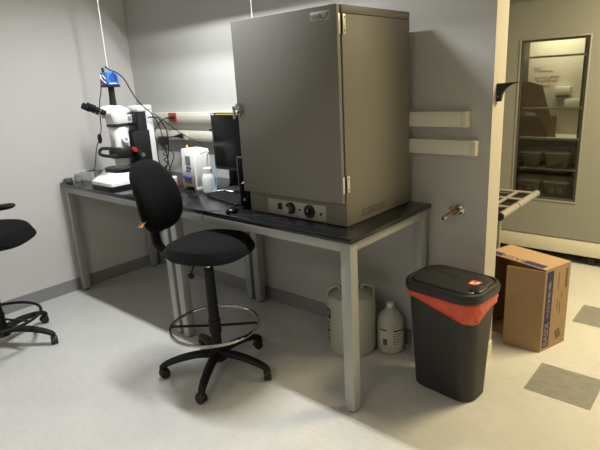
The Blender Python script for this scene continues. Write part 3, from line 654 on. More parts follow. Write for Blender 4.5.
# ------------------------------------------------------------------ microscope (local origin at base centre; front is -Y)
def make_microscope():
    O = Vector((-2.168, 0.224, T))
    t = thing('stereo_microscope', 'white and black stereo microscope with angled eyepieces on the bench', 'microscope', O)
    def L(x, y, z): return (x - O.x, y - O.y, z - O.z)
    # base: black foot, white sloped hood, black stage
    b = bm_(); loft(b, [(0.0, 0.300, 0.40, 0.03, -0.016, 0.0), (0.030, 0.302, 0.402, 0.03, -0.016, 0), (0.032, 0.292, 0.392, 0.03, -0.016, 0)], 5); obj('foot', b, 'black', t)
    b = bm_(); loft(b, [(0.031, 0.298, 0.396, 0.03, -0.016, 0), (0.052, 0.296, 0.394, 0.03, -0.016, 0), (0.106, 0.236, 0.318, 0.03, -0.008, 0.03), (0.112, 0.225, 0.305, 0.03, -0.008, 0.032)], 5); obj('base', b, 'white', t)
    b = bm_(); loft(b, [(0.110, 0.215, 0.20, 0.05, 0, -0.02), (0.136, 0.22, 0.205, 0.05, 0, -0.02), (0.141, 0.21, 0.195, 0.05, 0, -0.02)], 5); obj('stage', b, 'black', t)
    b = bm_(); cyl(b, (0, -0.02, 0.139), (0, -0.02, 0.143), 0.06, 0.06, 36); obj('stage_plate', b, 'lcd', t)
    # column
    b = bm_(); bx(b, -0.072, 0.072, 0.185, 0.240, 0.0, 0.540, 0.012); bx(b, -0.072, 0.072, 0.118, 0.240, 0.515, 0.560, 0.010); obj('column', b, 'white', t)
    b = bm_(); bx(b, -0.066, 0.066, 0.110, 0.186, 0.12, 0.516, 0.006); obj('rail', b, 'black', t)
    b = bm_(); bx(b, -0.084, 0.084, 0.062, 0.188, 0.145, 0.385, 0.006); ca = obj('focus_carriage', b, 'black', t)
    for s in (-1, 1):
        b = bm_(); cyl(b, (s * 0.074, 0.09, 0.215), (s * 0.112, 0.09, 0.215), 0.034, 0.032, 28); obj('focus_knob', b, 'black', ca)
        b = bm_(); cyl(b, (s * 0.110, 0.09, 0.215), (s * 0.122, 0.09, 0.215), 0.016, 0.015, 20); obj('fine_knob', b, 'steel', ca)
    b = bm_(); bx(b, -0.060, 0.060, 0.055, 0.115, 0.43, 0.512, 0.006); obj('carrier_arm', b, 'black', t)
    # optical body
    zy = 0.0 - 0.01
    b = bm_(); loft(b, [(0.4255, 0.127, 0.122, 0.03, 0, zy), (0.427, 0.131, 0.126, 0.03, 0, zy), (0.440, 0.131, 0.126, 0.03, 0, zy), (0.448, 0.12, 0.115, 0.03, 0, zy)], 5); obj('carrier_band', b, 'black', t)
    b = bm_(); loft(b, [(0.447, 0.135, 0.15, 0.03, 0, 0.005), (0.452, 0.14, 0.155, 0.03, 0, 0.005), (0.505, 0.14, 0.155, 0.03, 0, 0.005)], 5); obj('beam_splitter', b, 'white', t)
    b = bm_(); bx(b, 0.069, 0.0715, 0.035, 0.062, 0.462, 0.494, 0.0008); obj('slider_window', b, 'lcd', t)
    b = bm_(); loft(b, [(0.27, 0.105, 0.10, 0.045, 0, zy), (0.285, 0.125, 0.12, 0.05, 0, zy), (0.42, 0.125, 0.12, 0.045, 0, zy), (0.427, 0.118, 0.114, 0.04, 0, zy)], 6); zb = obj('zoom_body', b, 'white', t)
    for s in (-1, 1):
        b = bm_(); cyl(b, (s * 0.058, -0.01, 0.338), (s * 0.090, -0.01, 0.338), 0.026, 0.024, 28); obj('zoom_knob', b, 'white', zb)
        b = bm_(); cyl(b, (s * 0.089, -0.01, 0.338), (s * 0.0915, -0.01, 0.338), 0.009, 0.009, 20); obj('knob_cap', b, 'lcd', zb)
    # ring light and objective
    b = bm_(); lathe(b, [(0.040, 0.208), (0.080, 0.208), (0.086, 0.218), (0.086, 0.272), (0.078, 0.285), (0.040, 0.285)], (0, -0.01, 0), 36); rl = obj('ring_light', b, 'black', t)
    b = bm_(); tube(b, [(-0.06, -0.05, 0.27), (-0.10, -0.105, 0.275), (-0.06, -0.145, 0.245), (0.02, -0.13, 0.232), (0.075, -0.08, 0.235)], 0.012, 10, 6); obj('light_guide', b, 'black', rl)
    b = bm_(); cyl(b, (0.055, 0.05, 0.258), (0.10, 0.045, 0.258), 0.018, 0.016, 20); rk = obj('clamp_knob', b, 'red', rl)
    b = bm_(); lathe(b, [(0.0, 0.152), (0.042, 0.152), (0.052, 0.165), (0.056, 0.20), (0.050, 0.272), (0.0, 0.272)], (0, -0.01, 0), 32); obj('objective', b, 'white', t)
    # viewing head: long white tapered pod pointing to the front, eyepieces at its end
    b = bm_()
    secs = [(-0.132, 0.020, 0.020, 0.533), (-0.128, 0.034, 0.028, 0.533), (-0.10, 0.044, 0.036, 0.535), (-0.04, 0.054, 0.039, 0.537), (0.02, 0.056, 0.036, 0.535), (0.055, 0.048, 0.028, 0.530), (0.085, 0.032, 0.017, 0.524), (0.10, 0.014, 0.008, 0.521)]
    rs = []
    for y, w, h, z in secs:
        rs.append(ring(b, [Vector((w * math.copysign(abs(math.cos(2 * PI * i / 28)) ** 0.75, math.cos(2 * PI * i / 28)), y, z + h * math.copysign(abs(math.sin(2 * PI * i / 28)) ** 0.85, math.sin(2 * PI * i / 28)))) for i in range(28)]))
    skin(b, rs); hd = obj('viewing_head', b, 'white', t)
    dv = Vector((0, -0.86, 0.42)).normalized()
    for s in (-1, 1):
        p = Vector((s * 0.030, -0.118, 0.532))
        b = bm_(); cyl(b, p - dv * 0.01, p + dv * 0.075, 0.020, 0.019, 24); ey = obj('eyepiece', b, 'black', hd)
        b = bm_(); cyl(b, p + dv * 0.070, p + dv * 0.105, 0.024, 0.022, 24); cyl(b, p + dv * 0.100, p + dv * 0.122, 0.020, 0.023, 24); obj('eyecup', b, 'blackm', ey)
        b = bm_(); cyl(b, p + dv * 0.03, p + dv * 0.036, 0.0215, 0.0215, 24); obj('scale_ring', b, 'steel', ey)
    b = bm_(); cyl(b, (0.0, -0.108, 0.492), (0.0, -0.108, 0.510), 0.012, 0.012, 16); obj('head_screw', b, 'steel', hd)
    # photo tube and camera
    b = bm_(); cyl(b, (0, -0.02, 0.555), (0, -0.02, 0.62), 0.026, 0.022, 28); cyl(b, (0, -0.02, 0.615), (0, -0.018, 0.705), 0.021, 0.021, 28); obj('photo_tube', b, 'black', t)
    R = Matrix.Rotation(math.radians(-2), 3, 'X')
    b = bm_(); box(b, (0, -0.018, 0.7525), (0.088, 0.088, 0.088), 0.008, R); cm = obj('camera', b, 'blue', t); cm['label'] = 'blue cube camera'
    b = bm_(); box(b, (0, -0.018, 0.704), (0.094, 0.094, 0.016), 0.004, R); obj('camera_flange', b, 'black', cm)
    b = bm_(); cyl(b, (0.043, -0.016, 0.760), (0.0455, -0.016, 0.760), 0.030, 0.030, 32); obj('fan_grille', b, 'blue_d', cm)
    b = bm_(); bx(b, 0.043, 0.0452, -0.05, 0.012, 0.718, 0.724); obj('camera_print', b, 'white', cm)
    b = bm_(); bx(b, -0.036, 0.030, -0.0645, -0.0615, 0.722, 0.782); obj('front_print', b, 'lcd', cm)
    b = bm_(); tube(b, [(-0.036, -0.066, 0.778), (-0.010, -0.066, 0.745), (0.028, -0.066, 0.725)], 0.004, 8, 5); tube(b, [(-0.010, -0.066, 0.782), (0.030, -0.066, 0.752)], 0.003, 8, 3); obj('front_stripe', b, 'white', cm)
    b = bm_(); cyl(b, (-0.025, -0.045, 0.79), (-0.027, -0.047, 0.828), 0.009, 0.008, 16); obj('cable_plug', b, 'black', cm)
make_microscope()

# cables ------------------------------------------------------------
def cable(name, label, pts, r=0.0035, m='black', cat='cable', parts=(), n=8):
    t = thing(name, label, cat, pts[-1] if False else pts[0])
    O = Vector(pts[0])
    b = bm_(); tube(b, [Vector(p) - O for p in pts], r, 7, n); obj('wire', b, m, t)
    for nm, fn, mm in parts:
        b = bm_(); fn(b, O); obj(nm, b, mm, t)
    return t
def blob(c, s, bev=0.004):
    return lambda b, O: box(b, Vector(c) - O, s, bev)
cable('camera_cable', 'black cable arching from the blue camera to behind the white column',
      [(-2.178, 0.19, 1.735), (-2.135, 0.205, 1.708), (-2.086, 0.22, 1.689), (-2.059, 0.25, 1.647), (-2.05, 0.28, 1.579), (-2.046, 0.32, 1.502), (-2.06, 0.38, 1.447), (-2.075, 0.44, 1.40), (-2.075, 0.49, 1.312), (-2.075, 0.515, 1.197), (-2.08, 0.535, 1.055), (-2.08, 0.55, 0.907)], 0.004)
cable('lamp_cable', 'black cable with inline switch hanging from the camera past the eyepieces',
      [(-2.195, 0.175, 1.69), (-2.223, 0.17, 1.65), (-2.23, 0.16, 1.569), (-2.245, 0.15, 1.516), (-2.255, 0.14, 1.427), (-2.25, 0.13, 1.323), (-2.255, 0.11, 1.254), (-2.262, 0.08, 1.19), (-2.268, 0.06, 1.104), (-2.275, 0.05, 1.055), (-2.33, 0.07, 1.0), (-2.352, 0.10, 0.905)], 0.0035,
      parts=(('inline_switch', lambda b, O: lathe(b, [(0.002, -0.035), (0.012, -0.025), (0.016, 0.0), (0.012, 0.025), (0.002, 0.035)], Vector((-2.255, 0.110, 1.250)) - O, 16), 'black'),))
yp = YB - 0.056
cable('power_cable', 'black power cord plugged into the red socket, looping down behind the microscope',
      [(-2.215, yp - 0.03, 1.346), (-2.26, 0.69, 1.345), (-2.295, 0.66, 1.323), (-2.345, 0.64, 1.269), (-2.365, 0.63, 1.206), (-2.275, 0.62, 1.14), (-2.165, 0.63, 1.095), (-2.147, 0.64, 1.062), (-2.20, 0.64, 0.979), (-2.22, 0.62, 0.93), (-2.20, 0.61, 0.906)], 0.004,
      parts=(('plug', lambda b, O: (box(b, Vector((-2.205, yp - 0.012, 1.346)) - O, (0.03, 0.026, 0.026), 0.005), cyl(b, Vector((-2.212, yp - 0.024, 1.346)) - O, Vector((-2.235, yp - 0.045, 1.344)) - O, 0.009, 0.005, 12)), 'black'),))
cable('power_cable', 'black power cord plugged into the ivory socket, running left to the power brick',
      [(-2.13, yp - 0.03, 1.206), (-2.19, yp - 0.05, 1.20), (-2.27, yp - 0.06, 1.195), (-2.33, yp - 0.09, 1.15), (-2.30, yp - 0.12, 1.02), (-2.24, yp - 0.12, 0.95), (-2.20, yp - 0.12, 0.907)], 0.004,
      parts=(('plug', lambda b, O: (box(b, Vector((-2.118, yp - 0.014, 1.207)) - O, (0.034, 0.03, 0.034), 0.005), cyl(b, Vector((-2.13, yp - 0.026, 1.207)) - O, Vector((-2.155, yp - 0.045, 1.205)) - O, 0.011, 0.006, 12)), 'black'),))
cable('power_cable', 'black cord arching from the microscope carriage over the wall sockets',
      [(-2.082, 0.41, 1.370), (-2.07, 0.44, 1.374), (-2.115, 0.52, 1.358), (-2.182, 0.60, 1.307), (-2.231, 0.66, 1.239), (-2.254, 0.675, 1.133), (-2.276, 0.67, 1.029), (-2.300, 0.66, 0.947), (-2.31, 0.65, 0.907)], 0.0045)
cable('data_cable', 'thin black cable crossing from the sockets to the white controller',
      [(-2.15, 0.50, 1.40), (-2.16, 0.60, 1.33), (-2.09, 0.66, 1.25), (-1.92, 0.66, 1.19), (-1.78, 0.64, 1.165), (-1.66, 0.56, 1.168)], 0.003)
# power brick hanging behind the column
t = thing('power_brick', 'black power brick with coiled cable beside the white microscope column', 'power supply', (-2.170, 0.590, 0.9015))
b = bm_(); box(b, (-0.01, -0.01, 0.280), (0.068, 0.045, 0.068), 0.008); obj('brick', b, 'black', t)
b = bm_(); tube(b, [(-0.01, 0, 0.25), (-0.04, 0, 0.22), (0.0, 0, 0.20), (-0.045, 0, 0.175), (0.005, 0, 0.155), (-0.045, 0, 0.13), (0.0, 0, 0.10), (-0.04, 0, 0.07), (-0.01, 0, 0.03), (0.02, 0, 0.0045)], 0.004, 8, 6); obj('coiled_cable', b, 'black', t)
# white cords hanging from the ceiling
cable('hanging_cord', 'thin white cord hanging straight down from the ceiling to the blue camera', [(-2.235, 0.24, CH), (-2.236, 0.24, 2.3), (-2.237, 0.24, 1.735)], 0.0034, 'cable_w', n=3)
cable('hanging_cord', 'thin white cord hanging from the ceiling behind the oven top', [(-1.14, 0.62, CH), (-1.14, 0.62, 2.2), (-1.14, 0.62, 1.56)], 0.003, 'cable_w', n=3)

# ------------------------------------------------------------------ small things on the bench
def make_controller():
    t = thing('pump_controller', 'white boxy instrument with grey display and violet buttons on the bench', 'instrument', (-1.585, 0.350, T), math.radians(-11))
    b = bm_(); loft(b, [(0.022, 0.205, 0.125, 0.008, 0, 0.062), (0.026, 0.21, 0.13, 0.01, 0, 0.062), (0.262, 0.182, 0.12, 0.01, 0.004, 0.062), (0.270, 0.172, 0.11, 0.01, 0.004, 0.062)], 4); obj('housing', b, 'white', t)
    for s in (-1, 1):
        b = bm_(); bx(b, s * 0.085 - 0.022, s * 0.085 + 0.022, 0.002, 0.12, 0, 0.026, 0.004); obj('foot', b, 'white', t)
    b = bm_(); bx(b, -0.022, 0.045, -0.004, 0.012, 0.170, 0.228, 0.001); obj('display', b, 'lcd', t)
    for i, (x, z) in enumerate([(-0.010, 0.146), (0.014, 0.148), (0.038, 0.146), (-0.010, 0.126), (0.014, 0.126)]):
        b = bm_(); bx(b, x - 0.010, x + 0.010, -0.006, 0.01, z - 0.007, z + 0.007, 0.002); obj('button', b, 'purple', t)
    for x in (-0.045, -0.018, 0.010, 0.038):
        b = bm_(); bx(b, x - 0.013, x + 0.012, -0.018, 0.008, 0.076, 0.092, 0.003); k = obj('clip', b, 'purple', t)
        b = bm_(); cyl(b, (x, -0.004, 0.076), (x, -0.006, 0.042), 0.006, 0.005, 12); obj('tubing', b, 'lcd', k)
    g = thing('amber_stopper', 'small amber stopper standing on top of the white instrument', 'stopper', (-1.63, 0.395, T + 0.270))
    b = bm_(); lathe(b, [(0.0, 0.0), (0.010, 0.0), (0.009, 0.010), (0.006, 0.014), (0.005, 0.024), (0.0, 0.025)], seg=18); obj('shell', b, 'orange_l', g)
    b = bm_(); cyl(b, (0, 0, 0.0), (0, 0, 0.0035), 0.012, 0.012, 18); obj('rim', b, 'orange_l', g)
make_controller()
t = thing('marker_pen', 'black marker pen lying on the lower raceway edge above the white instrument', 'pen', (-1.76, 0.750, 1.2455), 0)
b = bm_(); cyl(b, (-0.05, -0.004, 0.008), (0.03, -0.004, 0.008), 0.0075, 0.0075, 14); obj('barrel', b, 'black', t)
b = bm_(); cyl(b, (0.03, -0.004, 0.008), (0.075, -0.004, 0.008), 0.0085, 0.0075, 14); obj('pen_cap', b, 'black', t)

t = thing('wash_bottle', 'white translucent squeeze bottle with spout in front of the white instrument', 'bottle', (-1.382, 0.352, T), 0)
b = bm_(); lathe(b, [(0.0, 0.003), (0.036, 0.0), (0.042, 0.006), (0.043, 0.03), (0.042, 0.085), (0.038, 0.105), (0.030, 0.125), (0.026, 0.132), (0.0, 0.132)], seg=30); obj('body', b, 'hdpe_b', t)
b = bm_(); lathe(b, [(0.0, 0.128), (0.030, 0.128), (0.030, 0.158), (0.026, 0.163), (0.0, 0.164)], seg=28); cp = obj('cap', b, 'white', t)
b = bm_(); tube(b, [(0, 0, 0.16), (0.004, 0.002, 0.21), (0.010, 0.006, 0.245), (0.018, 0.012, 0.262), (0.010, -0.01, 0.268), (-0.02, -0.03, 0.255)], 0.0042, 8, 6); obj('spout', b, 'hdpe_b', cp)
b = bm_(); tube(b, [(0.008, 0.006, 0.15), (0.030, 0.03, 0.178), (0.040, 0.04, 0.15), (0.046, 0.03, 0.09), (0.045, 0.02, 0.004)], 0.0026, 8, 6); tu = obj('tubing', b, 'tube_b', t); tu['label'] = 'thin blue tubing'

t = thing('reagent_jar', 'small orange jar with white lid behind the chair back', 'jar', (-1.705, 0.300, T), 0)
b = bm_(); lathe(b, [(0.0, 0.0), (0.029, 0.0), (0.031, 0.004), (0.031, 0.050), (0.027, 0.056), (0.0, 0.056)], seg=26); obj('body', b, 'orange', t)
b = bm_(); lathe(b, [(0.0, 0.054), (0.032, 0.054), (0.032, 0.082), (0.029, 0.086), (0.0, 0.086)], seg=26); obj('lid', b, 'white', t)

def make_monitor():
    t = thing('monitor', 'black flat screen monitor on the bench half behind the oven', 'monitor', (-1.225, 0.50, T), math.radians(0))
    w = 0.255; z0, z1 = 0.125, 0.498
    b = bm_(); loft(b, [(-0.0, 2 * w, z1 - z0, 0.018, 0, 0), (0.03, 2 * w, z1 - z0, 0.018, 0, 0), (0.045, 2 * w - 0.06, z1 - z0 - 0.06, 0.018, 0, 0)], 5)
    xf(b.verts, Matrix(((1, 0, 0, 0), (0, 0, 1, 0), (0, 1, 0, (z0 + z1) / 2), (0, 0, 0, 1)))); obj('casing', b, 'black', t)
    b = bm_(); bx(b, -w + 0.014, w - 0.014, -0.0012, 0.002, z0 + 0.02, z1 - 0.016, 0.0005); obj('screen', b, 'screen', t)
    b = bm_(); bx(b, -w + 0.055, -w + 0.30, -0.002, 0.001, z1 - 0.0125, z1 - 0.0065); s = obj('sticker_strip', b, 'yellow', t); s['label'] = 'yellow sticker strip'
    b = bm_(); bx(b, -w + 0.012, -w + 0.038, -0.002, 0.001, z1 - 0.014, z1 - 0.006); obj('badge', b, 'white', t)
    b = bm_(); bx(b, -0.06, 0.06, 0.045, 0.085, 0.01, 0.30, 0.006); obj('stand', b, 'black', t)
    b = bm_(); loft(b, [(0.0, 0.26, 0.20, 0.04, 0, 0.05), (0.010, 0.26, 0.20, 0.04, 0, 0.05), (0.014, 0.24, 0.18, 0.04, 0, 0.05)], 6); obj('stand_base', b, 'black', t)
make_monitor()

t = thing('keyboard', 'dark keyboard lying below the monitor', 'keyboard', (-1.10, 0.285, T), math.radians(-14))
b = bm_(); bx(b, -0.20, 0.20, -0.07, 0.07, 0, 0.014, 0.004); obj('case', b, 'black', t)
b = bm_()
for i in range(14):
    for j in range(5): bx(b, -0.192 + i * 0.0275, -0.168 + i * 0.0275, -0.062 + j * 0.025, -0.041 + j * 0.025, 0.013, 0.019)
ky = obj('keys', b, 'blackm', t, False); ky['kind'] = 'stuff'
b = bm_(); bx(b, -0.06, 0.06, -0.05, 0.05, 0, 0.0015)
tag(obj('paper_sheet', b, 'paper', None, False, loc=(-1.30, 0.405, T + 0.0003)), 'white slip of paper lying left of the keyboard', 'paper').rotation_euler = (0, 0, 0.5)
t = thing('adapter_box', 'black box standing on the bench below the monitor edge', 'box', (-1.42, 0.660, T))
b = bm_(); bx(b, -0.08, 0.06, -0.03, 0.03, 0, 0.12, 0.004); obj('case', b, 'black', t)
b = bm_(); bx(b, -0.06, 0.04, -0.0315, -0.029, 0.02, 0.10, 0.001); obj('front_panel', b, 'blackm', t)

def make_tower():
    t = thing('mini_computer', 'slim upright black computer case tucked against the oven side', 'computer', (-0.822, 0.155, T), math.radians(0))
    b = bm_(); bx(b, -0.030, 0.030, 0.0, 0.20, 0.008, 0.286, 0.004); obj('case', b, 'black', t)
    b = bm_(); bx(b, -0.0335, 0.0335, -0.006, 0.003, 0.006, 0.288, 0.003); f = obj('front_bezel', b, 'screen', t)
    b = bm_(); bx(b, -0.036, -0.032, -0.010, 0.0, 0.01, 0.290, 0.001); bx(b, -0.036, 0.034, -0.010, 0.0, 0.287, 0.290, 0.001); obj('trim_strip', b, 'steel', f)
    b = bm_(); box(b, (0.0, -0.0085, 0.150), (0.018, 0.002, 0.005), 0.0, Matrix.Rotation(-0.5, 3, 'Y')); obj('status_light', b, 'led', f)
    b = bm_(); cyl(b, (0.0, -0.005, 0.055), (0.0, -0.009, 0.055), 0.008, 0.008, 18); obj('power_button', b, 'lcd', f)
    b = bm_(); bx(b, -0.036, 0.036, 0.0, 0.2, 0, 0.010, 0.003); obj('stand', b, 'blackm', t)
make_tower()

t = thing('computer_mouse', 'black computer mouse on the bench near the front edge', 'mouse', (-0.845, 0.070, T), math.radians(40))
b = bm_(); loft(b, [(0.0, 0.058, 0.104, 0.026, 0, 0), (0.010, 0.062, 0.108, 0.028, 0, 0), (0.017, 0.054, 0.094, 0.025, 0, -0.003), (0.024, 0.038, 0.068, 0.018, 0, -0.006), (0.027, 0.018, 0.034, 0.008, 0, -0.008)], 6); obj('shell', b, 'screen', t)
b = bm_(); cyl(b, (-0.004, 0.026, 0.016), (0.004, 0.026, 0.016), 0.010, 0.010, 16); obj('scroll_wheel', b, 'blackm', t)
cable('mouse_cable', 'thin black mouse cable lying on the bench edge', [(-0.800, 0.022, T + 0.004), (-0.74, 0.028, T + 0.004), (-0.66, 0.055, T + 0.004), (-0.60, 0.10, T + 0.004), (-0.56, 0.125, T + 0.004)], 0.0022)
cable('mouse_cable', 'thin dark cable drooping over the bench front edge left of the mouse', [(-0.905, 0.050, T + 0.004), (-0.95, 0.03, T + 0.004), (-1.005, 0.002, T + 0.003), (-1.012, -0.006, T - 0.01), (-1.014, -0.006, T - 0.06)], 0.0018)

# left end of the bench: white tray, clear dishes
t = thing('specimen_tray', 'small white open tray at the left end of the bench', 'tray', (-2.690, 0.222, T), 0.25)
b = bm_(); w, d, h, th = 0.13, 0.12, 0.072, 0.004
bx(b, -w / 2, w / 2, -d / 2, d / 2, 0, th); bx(b, -w / 2, w / 2, -d / 2, -d / 2 + th, th, h); bx(b, -w / 2, w / 2, d / 2 - th, d / 2, th, h); bx(b, -w / 2, -w / 2 + th, -d / 2 + th, d / 2 - th, th, h); bx(b, w / 2 - th, w / 2, -d / 2 + th, d / 2 - th, th, h)
obj('shell', b, 'white', t, False)
b = bm_(); bx(b, -w / 2 + 0.012, w / 2 - 0.012, -d / 2 + 0.012, d / 2 - 0.012, th, h - 0.006, 0.003); obj('foam_insert', b, 'dark', t)
def dish(label, loc, r, h):
    t = thing('petri_dish', label, 'dish', loc, 0, 'clear dishes at the bench end')
    b = bm_(); lathe(b, [(0.0, 0.0), (r - 0.002, 0.0), (r - 0.002, h - 0.003), (r - 0.004, h - 0.003), (r - 0.004, 0.002), (0.0, 0.002)], seg=28); obj('bowl', b, 'clear', t)
    b = bm_(); lathe(b, [(0.0, h), (r, h), (r, h - 0.009), (r - 0.0015, h - 0.009), (r - 0.0015, h - 0.0015), (0.0, h - 0.0015)], seg=28); obj('lid', b, 'clear', t)
dish('lower of the two stacked clear petri dishes by the left wall', (-2.756, 0.056, T), 0.034, 0.016)
dish('upper of the two stacked clear petri dishes by the left wall', (-2.756, 0.056, T + 0.0162), 0.034, 0.016)
t = thing('glass_vial', 'small cloudy vial between the petri dishes and the white tray', 'vial', (-2.722, 0.118, T))
b = bm_(); lathe(b, [(0.0, 0.0), (0.024, 0.0), (0.026, 0.004), (0.026, 0.040), (0.018, 0.046), (0.0, 0.046)], seg=22); obj('body', b, 'clear', t)
b = bm_(); lathe(b, [(0.0, 0.045), (0.020, 0.045), (0.020, 0.060), (0.0, 0.061)], seg=22); obj('cap', b, 'hdpe', t)

# ------------------------------------------------------------------ cabinet with a window in the alcove
def make_cabinet():
    x0, x1, y0, y1 = -0.55, 0.72, 2.70, 3.36
    t = thing('growth_cabinet', 'tall grey steel cabinet with a glass door window beyond the wall end', 'cabinet', ((x0 + x1) / 2, (y0 + y1) / 2, 0))
    O = Vector(t.location)
    def B(b, X0, X1, Y0, Y1, Z0, Z1, bev=0.0): return bx(b, X0 - O.x, X1 - O.x, Y0 - O.y, Y1 - O.y, Z0 - O.z, Z1 - O.z, bev)
    zb, zt = 0.212, 2.068
    b = bm_(); B(b, x0, x0 + 0.03, y0 + 0.05, y1, zb, zt); B(b, x1 - 0.03, x1, y0 + 0.05, y1, zb, zt); B(b, x0 + 0.03, x1 - 0.03, y1 - 0.03, y1, zb, zt); B(b, x0, x1, y0 + 0.05, y1 - 0.03, zt, zt + 0.03); B(b, x0 + 0.03, x1 - 0.03, y0 + 0.05, y1 - 0.03, zb, zb + 0.03)
    obj('shell', b, 'cab', t, False)
    b = bm_(); B(b, x0, x1, y0 + 0.004, y1, 0.079, 0.205, 0.004); obj('plinth', b, 'cab_trim', t)
    b = bm_(); B(b, x0 + 0.01, x1 - 0.01, y0 + 0.02, y1, 0.204, 0.213); obj('plinth_gap', b, 'dark', t)
    b = bm_(); B(b, x0 + 0.02, x1 - 0.02, y0 + 0.05, y1 - 0.02, 0.062, 0.080); obj('chassis', b, 'dark', t)
    for cx in (x0 + 0.09, 0.405, x1 - 0.06):
        for cy in (y0 + 0.06, y1 - 0.09):
            b = bm_(); B(b, cx - 0.04, cx + 0.025, cy - 0.03, cy + 0.03, 0.052, 0.064); c = obj('caster', b, 'dark', t)
            b = bm_(); cyl(b, (cx - O.x, cy - 0.012 - O.y, 0.026), (cx - O.x, cy + 0.012 - O.y, 0.026), 0.026, 0.026, 22); obj('wheel', b, 'black', c)
    # door leaf with a window opening
    wx0, wx1, wz0, wz1 = -0.236, 0.254, 0.520, 1.781
    b = bm_(); yd = y0 + 0.046
    B(b, x0, wx0, y0, yd, zb, zt); B(b, wx1, x1, y0, yd, zb, zt); B(b, wx0, wx1, y0, yd, zb, wz0); B(b, wx0, wx1, y0, yd, wz1, zt)
    d = obj('door', b, 'cab', t, False)
    b = bm_(); f = 0.012
    B(b, wx0 - f, wx0, y0 - 0.006, y0 + 0.004, wz0 - f, wz1 + f, 0.002); B(b, wx1, wx1 + f, y0 - 0.006, y0 + 0.004, wz0 - f, wz1 + f, 0.002); B(b, wx0, wx1, y0 - 0.006, y0 + 0.004, wz0 - f, wz0, 0.002); B(b, wx0, wx1, y0 - 0.006, y0 + 0.004, wz1, wz1 + f, 0.002)
    wf = obj('window_frame', b, 'alum', d)
    b = bm_(); g = 0.016
    B(b, wx0, wx0 + g, y0 + 0.006, yd, wz0, wz1); B(b, wx1 - g, wx1, y0 + 0.006, yd, wz0, wz1); B(b, wx0 + g, wx1 - g, y0 + 0.006, yd, wz0, wz0 + g); B(b, wx0 + g, wx1 - g, y0 + 0.006, yd, wz1 - g, wz1)
    obj('gasket', b, 'gasket', d, False)
    b = bm_(); B(b, wx0 + g, wx1 - g, y0 + 0.018, y0 + 0.023, wz0 + g, wz1 - g); obj('window_pane', b, 'glass', d, False)
    # interior
    b = bm_(); B(b, x0 + 0.03, x1 - 0.03, y1 - 0.034, y1 - 0.03, zb + 0.03, zt); obj('back_lining', b, 'cab_in', t, False)
    for z, yr in ((0.500, y1 - 0.05), (0.757, y1 - 0.05), (1.008, y1 - 0.05), (1.255, y0 + 0.15), (1.66, y0 + 0.15)):
        b = bm_(); B(b, x0 + 0.03, 0.30, y0 + 0.13, yr, z - 0.016, z); s = obj('shelf', b, 'shelf', t, False)
    b = bm_(); B(b, 0.285, 0.31, y0 + 0.10, y1 - 0.05, zb + 0.03, zt); obj('divider', b, 'cab_in', t, False)
    for xx, ww in ((0.185, 0.018), (0.215, 0.06)):
        b = bm_(); B(b, xx, xx + ww, y0 + 0.16, y0 + 0.18, 0.55, 1.9); obj('shelf_upright', b, 'gasket', t, False)
    return t
make_cabinet()

def tub(label, x0, x1, z, h, cards):
    y0 = 2.855
    t = thing('storage_tub', label, 'storage tub', ((x0 + x1) / 2, y0 + 0.12, z), 0, 'tubs on the cabinet shelves')
    w = x1 - x0
    b = bm_(); loft(b, [(0.0, w * 0.80, 0.19, 0.02, 0, 0), (h * 0.85, w * 0.95, 0.225, 0.02, 0, 0)], 4); obj('body', b, 'tub', t)
    b = bm_(); loft(b, [(h * 0.84, w, 0.24, 0.02, 0, 0), (h * 0.96, w, 0.24, 0.02, 0, 0), (h, w * 0.93, 0.22, 0.02, 0, 0)], 4); obj('lid', b, 'tub_lid', t)
    for i, (cx, cw) in enumerate(cards):
        b = bm_(); bx(b, cx * w - cw * w / 2, cx * w + cw * w / 2, -0.118, -0.095, h * 0.25, h * 0.62); obj('label_card', b, 'label_w', t, False)
    return t
tub('left tub with pale lid on the middle shelf behind the cabinet window', -0.245, -0.070, 0.757, 0.135, [])
tub('right tub with pale lid on the middle shelf behind the cabinet window', -0.052, 0.150, 0.757, 0.135, [])
tub('left tub with label cards on the lowest shelf behind the cabinet window', -0.255, -0.060, 0.500, 0.150, [(0.05, 0.2), (0.3, 0.18)])
tub('right tub with label cards on the lowest shelf behind the cabinet window', -0.045, 0.165, 0.500, 0.150, [(-0.12, 0.2), (0.16, 0.2)])
t = thing('rag', 'red cloth bundle beside the lowest left tub behind the window', 'cloth', (-0.205, 2.838, 0.500))
b = bm_(); cushion(b, 0.075, 0.03, 0.055, 2.2, lambda u, v, n: (u, v, 0.028 + n + 0.006 * math.sin(60 * u)), 6, 20); obj('fold', b, 'sticker', t)
b = bm_(); cushion(b, 0.05, 0.026, 0.04, 2.2, lambda u, v, n: (u + 0.012, v + 0.003, 0.062 + n), 6, 20); obj('fold', b, 'sticker', t)
t = thing('wire_basket', 'dark tray with clutter standing on the right middle tub behind the window', 'tray', (0.06, 2.975, 0.893))
b = bm_(); loft(b, [(0.0, 0.17, 0.16, 0.01, 0, 0), (0.045, 0.21, 0.19, 0.01, 0, 0)], 3); obj('tray', b, 'gasket', t)
b = bm_(); sphere(b, (-0.04, -0.06, 0.052), 0.014, 12); obj('knob', b, 'chrome', t)
